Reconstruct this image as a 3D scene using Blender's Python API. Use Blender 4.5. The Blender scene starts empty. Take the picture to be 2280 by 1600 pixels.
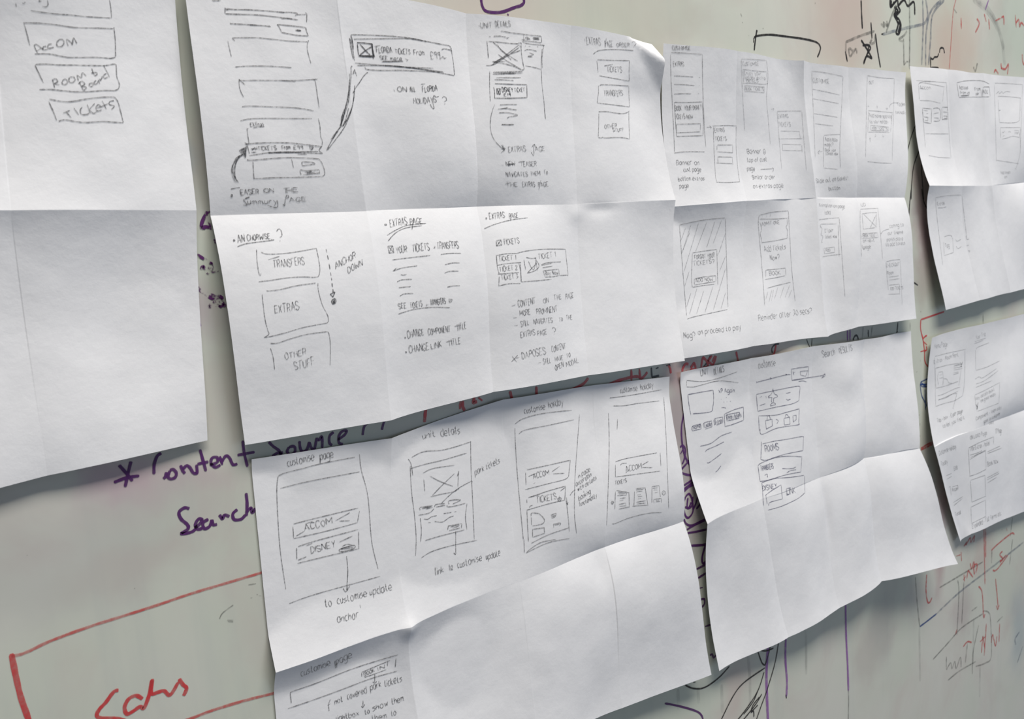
import bpy, math, random
import numpy as np
from mathutils import Vector, Matrix
from mathutils.bvhtree import BVHTree
from mathutils import noise as mnoise
random.seed(7)
S = bpy.context.scene
COL = S.collection
# ---------------------------------------------------------------- camera (solved from the fold lines of the sheets)
F = 1850.0; CX, CY = 1140.0, 800.0; DIST = 0.542; CAMZ = 1.50
dh = Vector((3600-CX, 363-CY, F)).normalized()          # along the wall, to the right
dv = Vector((2020-CX, 15200-CY, F)); dv = (dv - dh*dh.dot(dv)).normalized()   # plumb, down
nn = dh.cross(dv).normalized()
if nn.z < 0: nn = -nn                                   # into the wall
R = Matrix((dh, nn, -dv))                               # image-camera axes -> world axes
if R.determinant() < 0: raise RuntimeError('handedness')
CAM = Vector((0, -DIST, CAMZ))
cd = bpy.data.cameras.new('camera'); cam = bpy.data.objects.new('camera', cd); COL.objects.link(cam)
Rb = R @ Matrix(((1,0,0),(0,-1,0),(0,0,-1)))
cam.matrix_world = Matrix.Translation(CAM) @ Rb.to_4x4()
cd.sensor_fit = 'HORIZONTAL'; cd.sensor_width = 36; cd.lens = F/2280*36; cd.clip_start = 0.01
cd.dof.use_dof = True; cd.dof.focus_distance = 0.66; cd.dof.aperture_fstop = 17
S.camera = cam
# ---------------------------------------------------------------- light and exposure
S.view_settings.view_transform = 'Standard'; S.view_settings.look = 'None'
S.view_settings.gamma = 1; S.view_settings.use_curve_mapping = False
S.view_settings.exposure = -0.42
w = bpy.data.worlds.new('room_ambience'); S.world = w; w.use_nodes = True
w.node_tree.nodes['Background'].inputs[0].default_value = (0.74, 0.84, 1.0, 1)
w.node_tree.nodes['Background'].inputs[1].default_value = 0.21
def area(name, loc, target, sx, sy, power, color):
    l = bpy.data.lights.new(name, 'AREA'); l.shape = 'RECTANGLE'; l.size = sx; l.size_y = sy
    l.energy = power; l.color = color
    o = bpy.data.objects.new(name, l); COL.objects.link(o); o.location = loc
    o.rotation_euler = (Vector(target)-Vector(loc)).to_track_quat('-Z', 'Y').to_euler(); return o
area('ceiling_lamp_light', (0.75, -1.35, 4.1), (0.7, -0.05, 1.1), 2.8, 0.8, 205, (1.0, 0.957, 0.905))
area('window_light', (3.0, -3.4, 1.2), (0.5, 0, 1.3), 2.4, 1.6, 32, (0.64, 0.78, 1.0))

def ray(px, py):
    return (R @ Vector((px-CX, py-CY, F))).normalized()
def at(px, py, h=0.0):
    """the point h metres in front of the board seen at a pixel of the 2280x1600 photograph"""
    d = ray(px, py); t = (-h - CAM.y)/d.y
    return CAM + d*t
# ---------------------------------------------------------------- materials
def mat(name):
    m = bpy.data.materials.new(name); m.use_nodes = True
    nt = m.node_tree; b = nt.nodes['Principled BSDF']; return m, nt, b
def noise_node(nt, vec, scale, detail=3, rough=.5, dist=0):
    n = nt.nodes.new('ShaderNodeTexNoise'); n.inputs['Scale'].default_value = scale
    n.inputs['Detail'].default_value = detail; n.inputs['Roughness'].default_value = rough; n.inputs['Distortion'].default_value = dist
    nt.links.new(vec, n.inputs['Vector']); return n.outputs['Fac']
def ramp(nt, fac, a, b, ca=0.0, cb=1.0):
    r = nt.nodes.new('ShaderNodeMapRange'); r.interpolation_type = 'SMOOTHSTEP'
    for k, v in zip(('From Min','From Max','To Min','To Max'), (a, b, ca, cb)): r.inputs[k].default_value = v
    nt.links.new(fac, r.inputs['Value']); return r.outputs['Result']
def mixc(nt, fac, a, b):
    m = nt.nodes.new('ShaderNodeMix'); m.data_type = 'RGBA'
    for sock, v in ((m.inputs[0], fac), (m.inputs[6], a), (m.inputs[7], b)):
        if isinstance(v, (tuple, float, int)): sock.default_value = v
        else: nt.links.new(v, sock)
    return m.outputs[2]
def mth(nt, op, a, b=None):
    m = nt.nodes.new('ShaderNodeMath'); m.operation = op
    for i, v in enumerate((a, b)):
        if v is None: continue
        if isinstance(v, (float, int)): m.inputs[i].default_value = v
        else: nt.links.new(v, m.inputs[i])
    return m.outputs[0]
def paper_mat():
    m, nt, b = mat('white_paper')
    tc = nt.nodes.new('ShaderNodeNewGeometry').outputs['Position']
    f = ramp(nt, noise_node(nt, tc, 22, 4), .35, .65)
    nt.links.new(mixc(nt, f, (.79,.79,.80,1), (.82,.82,.83,1)), b.inputs['Base Color'])
    b.inputs['Roughness'].default_value = .75; b.inputs['Specular IOR Level'].default_value = .25
    n2 = noise_node(nt, tc, 55, 5, .6); bp = nt.nodes.new('ShaderNodeBump')
    bp.inputs['Strength'].default_value = .22; bp.inputs['Distance'].default_value = .0022
    nt.links.new(n2, bp.inputs['Height']); nt.links.new(bp.outputs[0], b.inputs['Normal'])
    tr = nt.nodes.new('ShaderNodeBsdfTranslucent'); tr.inputs[0].default_value = (.85,.84,.8,1)
    mx = nt.nodes.new('ShaderNodeMixShader'); mx.inputs[0].default_value = .12
    nt.links.new(b.outputs[0], mx.inputs[1]); nt.links.new(tr.outputs[0], mx.inputs[2])
    nt.links.new(mx.outputs[0], nt.nodes['Material Output'].inputs['Surface']); return m
def ink_mat(name, col, lo, hi, scale=500, rough=.5, a=.3, b_=.7):
    """ink or graphite: its coverage breaks up with the grain of the surface (lo..hi)"""
    m, nt, b = mat(name)
    tc = nt.nodes.new('ShaderNodeNewGeometry').outputs['Position']
    b.inputs['Base Color'].default_value = (*col, 1); b.inputs['Roughness'].default_value = rough
    b.inputs['Specular IOR Level'].default_value = .3
    al = ramp(nt, noise_node(nt, tc, scale, 3, .6), a, b_, lo, hi)
    nt.links.new(al, b.inputs['Alpha']); return m
PAPER = paper_mat()
PENCIL = ink_mat('graphite', (.07,.07,.075), .25, .74, 900)
PENCIL_SOFT = ink_mat('faint_graphite', (.10,.10,.11), .14, .52, 900)
PENCIL_DARK = ink_mat('heavy_graphite', (.045,.045,.05), .42, .88, 900)
BLUEPEN = ink_mat('blue_black_ballpoint', (.035,.035,.10), .35, .82, 900)
MK = {
 'purple': ink_mat('purple_marker', (.085,.022,.12), .74, .96, 260, .35),
 'pale_purple': ink_mat('pale_purple_marker', (.27,.10,.36), .5, .85, 200, .35),
 'red': ink_mat('red_marker', (.56,.045,.05), .55, .9, 160, .35),
 'pale_red': ink_mat('thin_red_marker', (.54,.08,.075), .34, .74, 160, .35),
 'black': ink_mat('black_marker', (.02,.018,.018), .72, .98, 240, .35),
 'grey': ink_mat('worn_black_marker', (.11,.11,.10), .16, .52, 130, .45),
 'blue': ink_mat('blue_marker', (.02,.06,.22), .5, .9, 200, .35),
 'blue_grey': ink_mat('worn_blue_marker', (.09,.12,.19), .14, .50, 130, .45),
 'broken_purple': ink_mat('broken_purple_marker', (.10,.02,.12), .0, .95, 160, .4, .42, .56),
 'haze_grey': ink_mat('wiped_marker_haze', (.20,.20,.20), .03, .2, 40, .45),
}
# whiteboard surface: enamel with wiped-in stains of old ink; each stain has its own place and shape
STAINS = [  # pixel x, y, radius x (m), radius z (m), colour, strength
 (1100,40,.10,.06,(.52,.40,.33),.35),(1300,60,.10,.07,(.50,.50,.40),.25),(1880,40,.10,.10,(.55,.38,.33),.5),(1560,60,.12,.05,(.45,.50,.42),.3),(2120,130,.10,.10,(.58,.38,.30),.45),
 (2250,60,.10,.12,(.40,.52,.42),.4),(1420,20,.10,.05,(.5,.48,.38),.3),(1480,560,.05,.1,(.4,.3,.3),.3),(2060,500,.04,.12,(.36,.22,.24),.75),(2060,640,.04,.06,(.40,.36,.30),.5),
 (1530,980,.03,.16,(.34,.25,.27),.7),(1520,820,.05,.03,(.55,.33,.33),.5),(1700,780,.08,.03,(.55,.36,.36),.35),
 (360,1090,.06,.02,(.50,.33,.40),.35),(270,1085,.03,.015,(.50,.28,.38),.4),(150,1250,.14,.05,(.38,.38,.38),.35),(330,1260,.06,.02,(.5,.40,.38),.3),
 (415,420,.02,.03,(.35,.42,.48),.7),(425,455,.02,.02,(.55,.42,.36),.6),(440,700,.03,.03,(.46,.34,.40),.5),
 (1965,1390,.04,.06,(.34,.31,.30),.5),(1930,1470,.04,.05,(.42,.36,.34),.4),(1640,1540,.04,.05,(.55,.42,.40),.5),(2140,1370,.05,.05,(.42,.34,.34),.5),(2270,1400,.05,.09,(.30,.38,.42),.5),
 (2090,1180,.03,.10,(.42,.26,.27),.7),(1980,1100,.05,.3,(.45,.45,.44),.2),(2190,1230,.05,.06,(.5,.36,.34),.4),
]
def board_mat():
    m, nt, b = mat('whiteboard_enamel')
    tc = nt.nodes.new('ShaderNodeNewGeometry').outputs['Position']
    f1 = ramp(nt, noise_node(nt, tc, 3.2, 4, .6), .35, .68)
    f2 = ramp(nt, noise_node(nt, tc, 9, 5, .6, .6), .45, .75, 0, .55)
    c = mixc(nt, f1, (.50,.53,.45,1), (.56,.555,.50,1))
    c = mixc(nt, f2, c, (.49,.43,.395,1))
    mp = nt.nodes.new('ShaderNodeMapping'); mp.inputs['Scale'].default_value = (26, 1, 2.2); nt.links.new(tc, mp.inputs[0])
    f3 = ramp(nt, noise_node(nt, mp.outputs[0], 1.0, 4, .6), .52, .78, 0, .30)   # old vertical drips
    c = mixc(nt, f3, c, (.37,.40,.385,1))
    nz = nt.nodes.new('ShaderNodeTexNoise'); nz.inputs['Scale'].default_value = 14; nz.inputs['Detail'].default_value = 4
    nt.links.new(tc, nz.inputs['Vector'])
    off = nt.nodes.new('ShaderNodeVectorMath'); off.operation = 'MULTIPLY_ADD'
    nt.links.new(nz.outputs['Color'], off.inputs[0]); off.inputs[1].default_value = (.09,0,.09); nt.links.new(tc, off.inputs[2])
    for (px, py, rx, rz, col, st) in STAINS:
        col = tuple(q*.86 for q in col)
        p = at(px, py)
        mm = nt.nodes.new('ShaderNodeMapping'); mm.vector_type = 'TEXTURE'
        mm.inputs['Location'].default_value = (p.x+.045, 0, p.z+.045); mm.inputs['Scale'].default_value = (rx, 10, rz)
        nt.links.new(off.outputs[0], mm.inputs[0])
        ln = nt.nodes.new('ShaderNodeVectorMath'); ln.operation = 'LENGTH'; nt.links.new(mm.outputs[0], ln.inputs[0])
        c = mixc(nt, ramp(nt, ln.outputs['Value'], .15, 1.15, st, 0), c, (*col, 1))
    nt.links.new(c, b.inputs['Base Color'])
    b.inputs['Roughness'].default_value = .38; b.inputs['Specular IOR Level'].default_value = .35
    return m
BOARD = board_mat()
def plain(name, col, rough=.6, metal=0.0, sc=30, amt=.08):
    m, nt, b = mat(name); tc = nt.nodes.new('ShaderNodeNewGeometry').outputs['Position']
    f = noise_node(nt, tc, sc, 4)
    d = tuple(max(0, x*(1-amt)) for x in col); u = tuple(min(1, x*(1+amt)) for x in col)
    nt.links.new(mixc(nt, f, (*d,1), (*u,1)), b.inputs['Base Color'])
    b.inputs['Roughness'].default_value = rough; b.inputs['Metallic'].default_value = metal; return m
# ---------------------------------------------------------------- helpers
def link(name, me, m, parent=None):
    o = bpy.data.objects.new(name, me); COL.objects.link(o)
    if m: me.materials.append(m)
    if parent: o.parent = parent
    return o
def box(name, x0, x1, y0, y1, z0, z1, m, parent=None, bev=0.0):
    import bmesh
    bm = bmesh.new(); bmesh.ops.create_cube(bm, size=1)
    for v in bm.verts: v.co = Vector(((x0+x1)/2+v.co.x*(x1-x0), (y0+y1)/2+v.co.y*(y1-y0), (z0+z1)/2+v.co.z*(z1-z0)))
    if bev: bmesh.ops.bevel(bm, geom=bm.edges[:], offset=bev, segments=2, affect='EDGES')
    me = bpy.data.meshes.new(name); bm.to_mesh(me); bm.free(); return link(name, me, m, parent)
# ---------------------------------------------------------------- the room
BX0, BX1, BZ0, BZ1 = -0.62, 3.05, 0.55, 2.25
plaster = plain('painted_plaster', (.72,.71,.68), .8)
alu = plain('brushed_aluminium', (.62,.63,.64), .35, 1.0, 60)
o = box('wall_back', -3.0, 5.0, .016, .12, 0, 4.4, plaster); o['kind'] = 'structure'
o = box('floor', -3.0, 5.0, -4.4, .016, -.05, 0, plain('grey_carpet', (.20,.21,.23), .95, 0, 300, .3)); o['kind'] = 'structure'
board = box('whiteboard', BX0, BX1, 0.0, .015, BZ0, BZ1, BOARD)
board['label'] = 'large stained whiteboard behind all the paper sheets, covered in marker writing'; board['category'] = 'whiteboard'
fr = []
for (a, b_, c, d) in ((BX0-.02, BX1+.02, BZ1, BZ1+.02), (BX0-.02, BX1+.02, BZ0-.02, BZ0), (BX0-.02, BX0, BZ0, BZ1), (BX1, BX1+.02, BZ0, BZ1)):
    box('frame_rail', a, b_, -.006, .0155, c, d, alu, board, .002)
# ---------------------------------------------------------------- folded sheets of paper
SHEETS = {}
def herm(a, b, sa, sb, t, L):
    t2 = t*t; t3 = t2*t
    return a*(2*t3-3*t2+1)+b*(-2*t3+3*t2)+L*(sa*(t3-2*t2+t)+sb*(t3-t2))
def sheet(key, px, H, VD0, VU1, VD1, VU2, UL, UR, label, bumps=(), bul=None, creases=(), nu=30, nv=42, crum=.6, gain=2.35):
    """px: 3 rows of 5 fold crossings in the photograph; H: how far each stands off the board (mm).
    V*/U*: slopes of the paper just above/below and left/right of each fold."""
    VD0, VU1, VD1, VU2, UL, UR = [[q*gain*k for q in L] for L, k in ((VD0,1), (VU1,1), (VD1,1), (VU2,1), (UL,.7), (UR,.7))]
    P = [[at(*px[r][c], H[r][c]/1000) for c in range(5)] for r in range(3)]
    NU, NV = 4*nu+1, 2*nv+1
    co = []
    seed = sum(map(ord, key))*3.7
    for j in range(NV):
        r = min(j//nv, 1); v = .5-.5*math.cos(math.pi*(j-r*nv)/nv)
        for i in range(NU):
            c = min(i//nu, 3); u = .5-.5*math.cos(math.pi*(i-c*nu)/nu)
            a, b, d, e = P[r][c], P[r][c+1], P[r+1][c], P[r+1][c+1]
            p = (a*(1-u)+b*u)*(1-v)+(d*(1-u)+e*u)*v
            Lu = ((b-a).length+(e-d).length)/2; Lv = ((d-a).length+(e-b).length)/2
            sT = VD0 if r == 0 else VD1; sB = VU1 if r == 0 else VU2
            h00, h10, h01, h11 = (H[r][c]/1000, H[r][c+1]/1000, H[r+1][c]/1000, H[r+1][c+1]/1000)
            # coons patch of hermite boundary curves
            top = herm(h00, h10, UR[c], UL[c+1], u, Lu); bot = herm(h01, h11, UR[c], UL[c+1], u, Lu)
            lef = herm(h00, h01, sT[c], sB[c], v, Lv); rig = herm(h10, h11, sT[c+1], sB[c+1], v, Lv)
            bl = (h00*(1-u)+h10*u)*(1-v)+(h01*(1-u)+h11*u)*v
            su = u*u*(3-2*u); sv = v*v*(3-2*v)
            bl2 = (h00*(1-su)+h10*su)*(1-sv)+(h01*(1-su)+h11*su)*sv
            h = top*(1-sv)+bot*sv + lef*(1-su)+rig*su - bl2
            if bul: h += bul[r][c]/1000*math.sin(math.pi*u)*math.sin(math.pi*v)
            U = c+u; V = r+v
            for (bu, bv, amp, ru, rv) in bumps:
                q = ((U-bu)/ru)**2+((V-bv)/rv)**2
                if q < 9: h += amp/1000*math.exp(-q)
            for (ax, ay, bx, by, sl) in creases:      # extra sharp creases: beyond the line the paper bends by sl
                ex, ey = (bx-ax)*105, (by-ay)*148.5; ll = math.hypot(ex, ey)
                dd = ((U-ax)*105*ey-(V-ay)*148.5*ex)/ll
                if dd > 0: h += sl*dd/1000
            q = Vector((U*1.3+seed, V*1.6, seed))
            h += crum/1000*(mnoise.noise(q*1.7)*1.6+mnoise.noise(q*4.3)*.5)
            h += .0005
            h = max(h, .0012)
            co.append((p.x, -h, p.z))
    fa = []
    for j in range(NV-1):
        for i in range(NU-1):
            k = j*NU+i; fa.append((k, k+NU, k+NU+1, k+1))
    n = len(co); T = .00013
    rim = [i for i in range(NU)]+[j*NU+NU-1 for j in range(1, NV)]+[(NV-1)*NU+i for i in range(NU-2, -1, -1)]+[j*NU for j in range(NV-2, 0, -1)]
    allv = co+[(x, y+T, z) for (x, y, z) in co]
    allf = fa+[tuple(n+k for k in reversed(f)) for f in fa]
    b0 = len(allv); allv += [co[k] for k in rim]+[allv[n+k] for k in rim]; m_ = len(rim)
    allf += [(b0+i, b0+(i+1) % m_, b0+m_+(i+1) % m_, b0+m_+i) for i in range(m_)]
    me = bpy.data.meshes.new('paper_sheet'); me.from_pydata(allv, [], allf); me.update()
    me.polygons.foreach_set('use_smooth', [True]*len(allf))
    o = link('paper_sheet', me, PAPER)
    o['label'] = label; o['category'] = 'paper'; o['group'] = 'folded sheets of pencil sketches on the whiteboard'
    SHEETS[key] = (o, BVHTree.FromPolygons([Vector(q) for q in co], fa))
    return o
Z5 = [0]*5
sheet('A', [[(-1160,-330),(-700,-200),(-330,-95),(-18,-50),(388,-35)], [(-1150,455),(-700,460),(-310,465),(25,468),(437,468)], [(-1010,1300),(-560,1210),(-190,1135),(105,1058),(462,980)]],
  [[16,15,14,13,7],[11,11,12,12,6],[9,8,8,6,4]], [-.08]*5, [.08,.08,.08,.10,.02], [-.12,-.12,-.13,-.13,-.08], [-.03,-.03,-.03,-.02,-.02], Z5, [0,0,.02,.08,0],
  'large sheet at the left edge with pencil boxes for accommodation and tickets',
  bumps=[(3.55,1.5,-2,.35,.4)], bul=[[1,1,1,2],[0,0,0,-2]])
sheet('B', [[(397,-160),(745,-40),(1037,30),(1270,57),(1467,93)], [(468,480),(815,470),(1060,460),(1283,455),(1503,445)], [(545,990),(870,935),(1097,872),(1310,835),(1523,803)]],
  [[13,17,14,16,11],[3,6,4,6,9],[8,13,12,12,12]], [-.07,-.05,-.06,-.08,-.05], [-.10,-.05,-.12,-.03,.12], [.12,.12,.13,.0,-.10], [.0,.02,.04,.05,.06],
  [0,.05,-.09,-.04,.06], [.04,-.16,.12,.08,0],
  'widest sheet of the top row, with the dented upper right corner',
  creases=[(3.70,0,4.0,.30,.45),(3.66,0,4.0,.12,-1.3)], bumps=[(3.72,.36,-2,.2,.14),(2.98,1.05,1.2,.08,.05),(3.22,1.04,-1.2,.14,.035),(3.5,.75,3,.4,.25)], bul=[[1,1,2,1],[2,2,3,2]])
sheet('C', [[(1476,97),(1640,114),(1789,135),(1888,150),(2017,161)], [(1496,460),(1663,447),(1817,441),(1905,440),(2013,440)], [(1520,798),(1677,770),(1843,749),(1911,727),(2040,709)]],
  [[12,17,16,17,12],[5,9,6,6,8],[5,10,10,12,13]], [-.08,-.08,-.08,-.08,-.05], [.07,.09,-.02,-.12,-.09], [-.17,-.14,.0,.12,.11], [.0,.02,.04,.03,.03],
  [0,-.09,.22,-.06,.02], [.06,.06,-.20,.06,0],
  'sheet of small phone screen sketches right of the widest sheet, with a hatched screen below',
  bul=[[1,1,1,1],[-2,0,2,2]])
sheet('D', [[(2026,147),(2108,155),(2190,163),(2262,171),(2350,178)], [(2070,413),(2142,414),(2207,413),(2290,405),(2380,398)], [(2105,690),(2180,668),(2250,651),(2325,633),(2415,612)]],
  [[8,11,12,12,9],[18,13,9,8,8],[15,14,14,12,12]], [.0,.0,-.02,-.03,-.03], [.14,.12,.04,-.12,-.1], [-.16,-.10,-.02,.14,.1], [.0,.03,.03,.03,.03],
  [0,-.05,.14,.05,0], [-.02,.08,-.05,.0,0],
  'sheet cut off by the right edge in the top row, beside the dark gap',
  bul=[[1,1,1,1],[0,2,2,2]], nu=24)
sheet('E', [[(560,1022),(872,975),(1120,889),(1322,857),(1490,838)], [(613,1496),(912,1394),(1157,1295),(1345,1217),(1521,1160)], [(650,1890),(958,1745),(1200,1650),(1386,1575),(1583,1501)]],
  [[3,5,5,5,4],[8,9,4,5,8],[8,11,13,13,15]], [-.08,-.08,-.09,-.09,-.06], [.16,.13,.02,-.12,-.11], [-.22,-.14,.04,.16,.13], [.02,.03,.04,.04,.04],
  [0,.08,.07,.05,.0], [.04,-.10,.05,-.02,0],
  'lower sheet with four pencil phone screens and notes, under the widest sheet',
  bumps=[(0.12,.12,-1.5,.15,.12),(3.9,.12,-2,.12,.1),(1.0,1.02,2.5,.06,.05),(2.9,1.12,-2,.1,.1)], bul=[[3,2,3,3],[-3,-3,2,2]])
sheet('F', [[(1515,829),(1672,797),(1812,770),(1925,755),(2028,737)], [(1574,1166),(1694,1110),(1824,1063),(1921,1020),(2046,998)], [(1601,1493),(1756,1418),(1868,1352),(1962,1293),(2133,1255)]],
  [[3,6,7,6,4],[15,9,5,6,14],[15,18,20,22,42]], [-.09,-.09,-.10,-.09,.0], [.16,.10,-.03,-.10,-.02], [-.08,.04,.09,.12,.16], [.07,.09,.11,.11,.14],
  [0,-.06,-.04,-.16,.16], [-.12,.10,.06,.16,0],
  'lower sheet with an aeroplane sketch and stacked boxes, bottom corner curling away from the board',
  bumps=[(2.03,1.28,-1.8,.06,.22),(2.2,1.75,1.5,.35,.2),(2.6,.25,3,.4,.15)], bul=[[0,1,1,1],[1,1,1,1]])
sheet('G', [[(2075,752),(2160,727),(2240,709),(2316,690),(2400,668)], [(2079,995),(2156,961),(2239,928),(2318,900),(2405,868)], [(2138,1206),(2162,1188),(2250,1150),(2330,1122),(2420,1090)]],
  [[8,6,6,6,5],[16,10,7,6,7],[8,12,12,13,12]], [-.06,-.08,-.08,-.08,-.06], [.12,.06,-.12,-.12,-.1], [-.02,.02,.06,.20,.18], [.0,.05,.03,.02,.02],
  [0,.05,.04,.05,0], [-.12,.05,-.02,0,0],
  'lower sheet cut off by the right edge, covered in faint crowded screen sketches',
  bul=[[1,1,2,1],[-2,1,2,2]], nu=24)
# ---------------------------------------------------------------- hand-drawn strokes lying on the paper or on the board
GLYPH = dict(p.split('=', 1) for p in """A=03 29 53;15 45
B=03 09 39 48 47 36 06;36 45 44 33 03
C=48 39 19 07 05 13 33 44
D=03 09 29 47 45 23 03
E=49 09 03 43;06 36
F=49 09 03;06 36
G=48 39 19 07 05 13 33 45 25
H=09 03;49 43;06 46
I=09 03
J=39 34 13 04
K=09 03;49 06 43
L=09 03 43
M=03 09 35 69 63
N=03 09 43 49
O=29 07 05 23 44 47 29
P=03 09 39 47 36 06
Q=29 07 05 23 44 47 29;25 53
R=03 09 39 47 36 06;26 43
S=48 29 09 07 45 44 23 04
T=09 59;29 23
U=09 05 13 33 45 49
V=09 23 49
W=09 13 36 53 69
X=09 43;49 03
Y=09 26 49;26 23
Z=09 49 03 43
a=47 17 05 13 33 46;47 43
b=09 03 33 45 36 16 05
c=37 17 05 13 33
d=49 43 13 05 17 37
e=05 45 37 17 05 13 43
f=39 29 18 13;07 27
g=47 17 05 13 44;47 41 20 00
h=09 03;05 27 36 33
i=07 03;09 08
j=27 21 00;29 28
k=09 03;37 05 33
l=09 04 13
m=07 03;06 17 27 23;26 47 53
n=07 03;05 27 36 33
o=17 05 13 33 45 37 17
p=07 00;06 37 45 33 03
q=47 17 05 13 44;47 40
r=07 03;05 17 37
s=37 17 06 35 34 13 03
t=19 14 23 33;07 27
u=07 04 13 34;37 33
v=07 23 47
w=07 13 26 33 47
x=07 43;47 03
y=07 24;47 10
z=07 37 03 33
0=29 07 05 23 44 47 29
1=18 29 23
2=08 29 48 03 43
3=09 39 26 45 24 03
7=09 49 13
9=37 17 08 29 38 33
?=08 29 48 46 25;24 23
!=19 15;14 13
+=26 23;14 35
-=05 35
.=03 13
>=07 25 03
@=35 15 07 29 47 44 22 04
&=43 08 19 28 04 13 35
£=48 29 18 13;06 36;03 43""".split('\n'))
def catmull(pts, n=7):
    if len(pts) < 3: return pts
    out = []
    P = [pts[0]]+pts+[pts[-1]]
    for i in range(1, len(P)-2):
        a, b, c, d = P[i-1:i+3]
        for k in range(n):
            t = k/n; t2 = t*t; t3 = t2*t
            out.append(tuple(.5*((2*b[j])+(-a[j]+c[j])*t+(2*a[j]-5*b[j]+4*c[j]-d[j])*t2+(-a[j]+3*b[j]-3*c[j]+d[j])*t3) for j in (0,1)))
    out.append(pts[-1]); return out
def smooth(pts, force):
    if force or len(pts) < 3: return catmull(pts)
    segs = [[pts[0]]]
    for i in range(1, len(pts)-1):
        a = math.atan2(pts[i][1]-pts[i-1][1], pts[i][0]-pts[i-1][0]); b = math.atan2(pts[i+1][1]-pts[i][1], pts[i+1][0]-pts[i][0])
        segs[-1].append(pts[i])
        if abs((b-a+math.pi) % (2*math.pi)-math.pi) > .75: segs.append([pts[i]])
    segs[-1].append(pts[-1]); out = []
    for s in segs: out += catmull(s)
    return out
def text_strokes(txt, x0, y0, x1, y1, h):
    """hand lettering along a baseline"""
    adv = []; 
    for ch in txt:
        if ch == ' ': adv.append(3.0); continue
        g = GLYPH[ch]; adv.append(max(int(q[0]) for s in g.split(';') for q in s.split())+1.5)
    tot = sum(adv)-1.5; dx, dy = (x1-x0)/tot, (y1-y0)/tot
    ux, uy = -.10*h/6, -h/6
    out = []; X = 0
    for ch, ad in zip(txt, adv):
        if ch != ' ':
            sc = random.uniform(.9, 1.1); oy = random.uniform(-.3, .3)
            for s in GLYPH[ch].split(';'):
                pts = []
                for q in s.split():
                    gx = X+int(q[0])+random.uniform(-.28, .28); gy = (int(q[1])-3)*sc+oy+random.uniform(-.28, .28)
                    pts.append((x0+dx*gx+ux*gy, y0+dy*gx+uy*gy))
                out.append(smooth(pts, ch in 'CGOSUacdegosubpq023?9&@£' ))
        X += ad
    return out
NSTROKE = 0
def D(target, name, crop, items, m=None, wmm=.62, lab=None):
    """target: sheet key or 'board'. items: strokes 'x,y x,y ...' (~ = smooth) or 'T words@x0,y0,x1,y1,h' in the
    coordinates of an enlarged crop (x0, y0, scale) of the photograph, laid on the real surface found there.
    Strokes that touch or nearly touch make one drawn piece; each piece is an object of its own."""
    ox, oy, sc = crop; parts = []
    for it in items.replace('\n', '').split(';'):
        it = it.strip()
        if not it: continue
        if it[0] == 'T':
            t, q = it[2:].rsplit('@', 1); q = [float(z) for z in q.split(',')]
            strokes = text_strokes(t, *q); istext = True
        else:
            pts = [tuple(float(z) for z in p.split(',')) for p in it.lstrip('~').split()]
            strokes = [smooth(pts, it[0] == '~')]; istext = False
        strokes = [[(ox+p[0]/sc, oy+p[1]/sc) for p in s] for s in strokes]
        xs = [p[0] for s in strokes for p in s]; ys = [p[1] for s in strokes for p in s]
        parts.append([strokes, istext, (min(xs), min(ys), max(xs), max(ys))])
    par = list(range(len(parts)))
    def find(i):
        while par[i] != i: i = par[i]
        return i
    g = 7 if target != 'board' else 12
    for i in range(len(parts)):
        for j in range(i):
            a, b = parts[i][2], parts[j][2]
            if a[0]-g < b[2] and b[0]-g < a[2] and a[1]-g < b[3] and b[1]-g < a[3]: par[find(i)] = find(j)
    for root in sorted(set(find(i) for i in range(len(parts)))):
        mem = [parts[i] for i in range(len(parts)) if find(i) == root]
        nm = name
        if all(q[1] for q in mem) and target != 'board' and not name.startswith('handwritten'): nm = 'handwritten_word'
        build_ink(target, nm, mem, m, wmm, lab); lab = None
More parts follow.
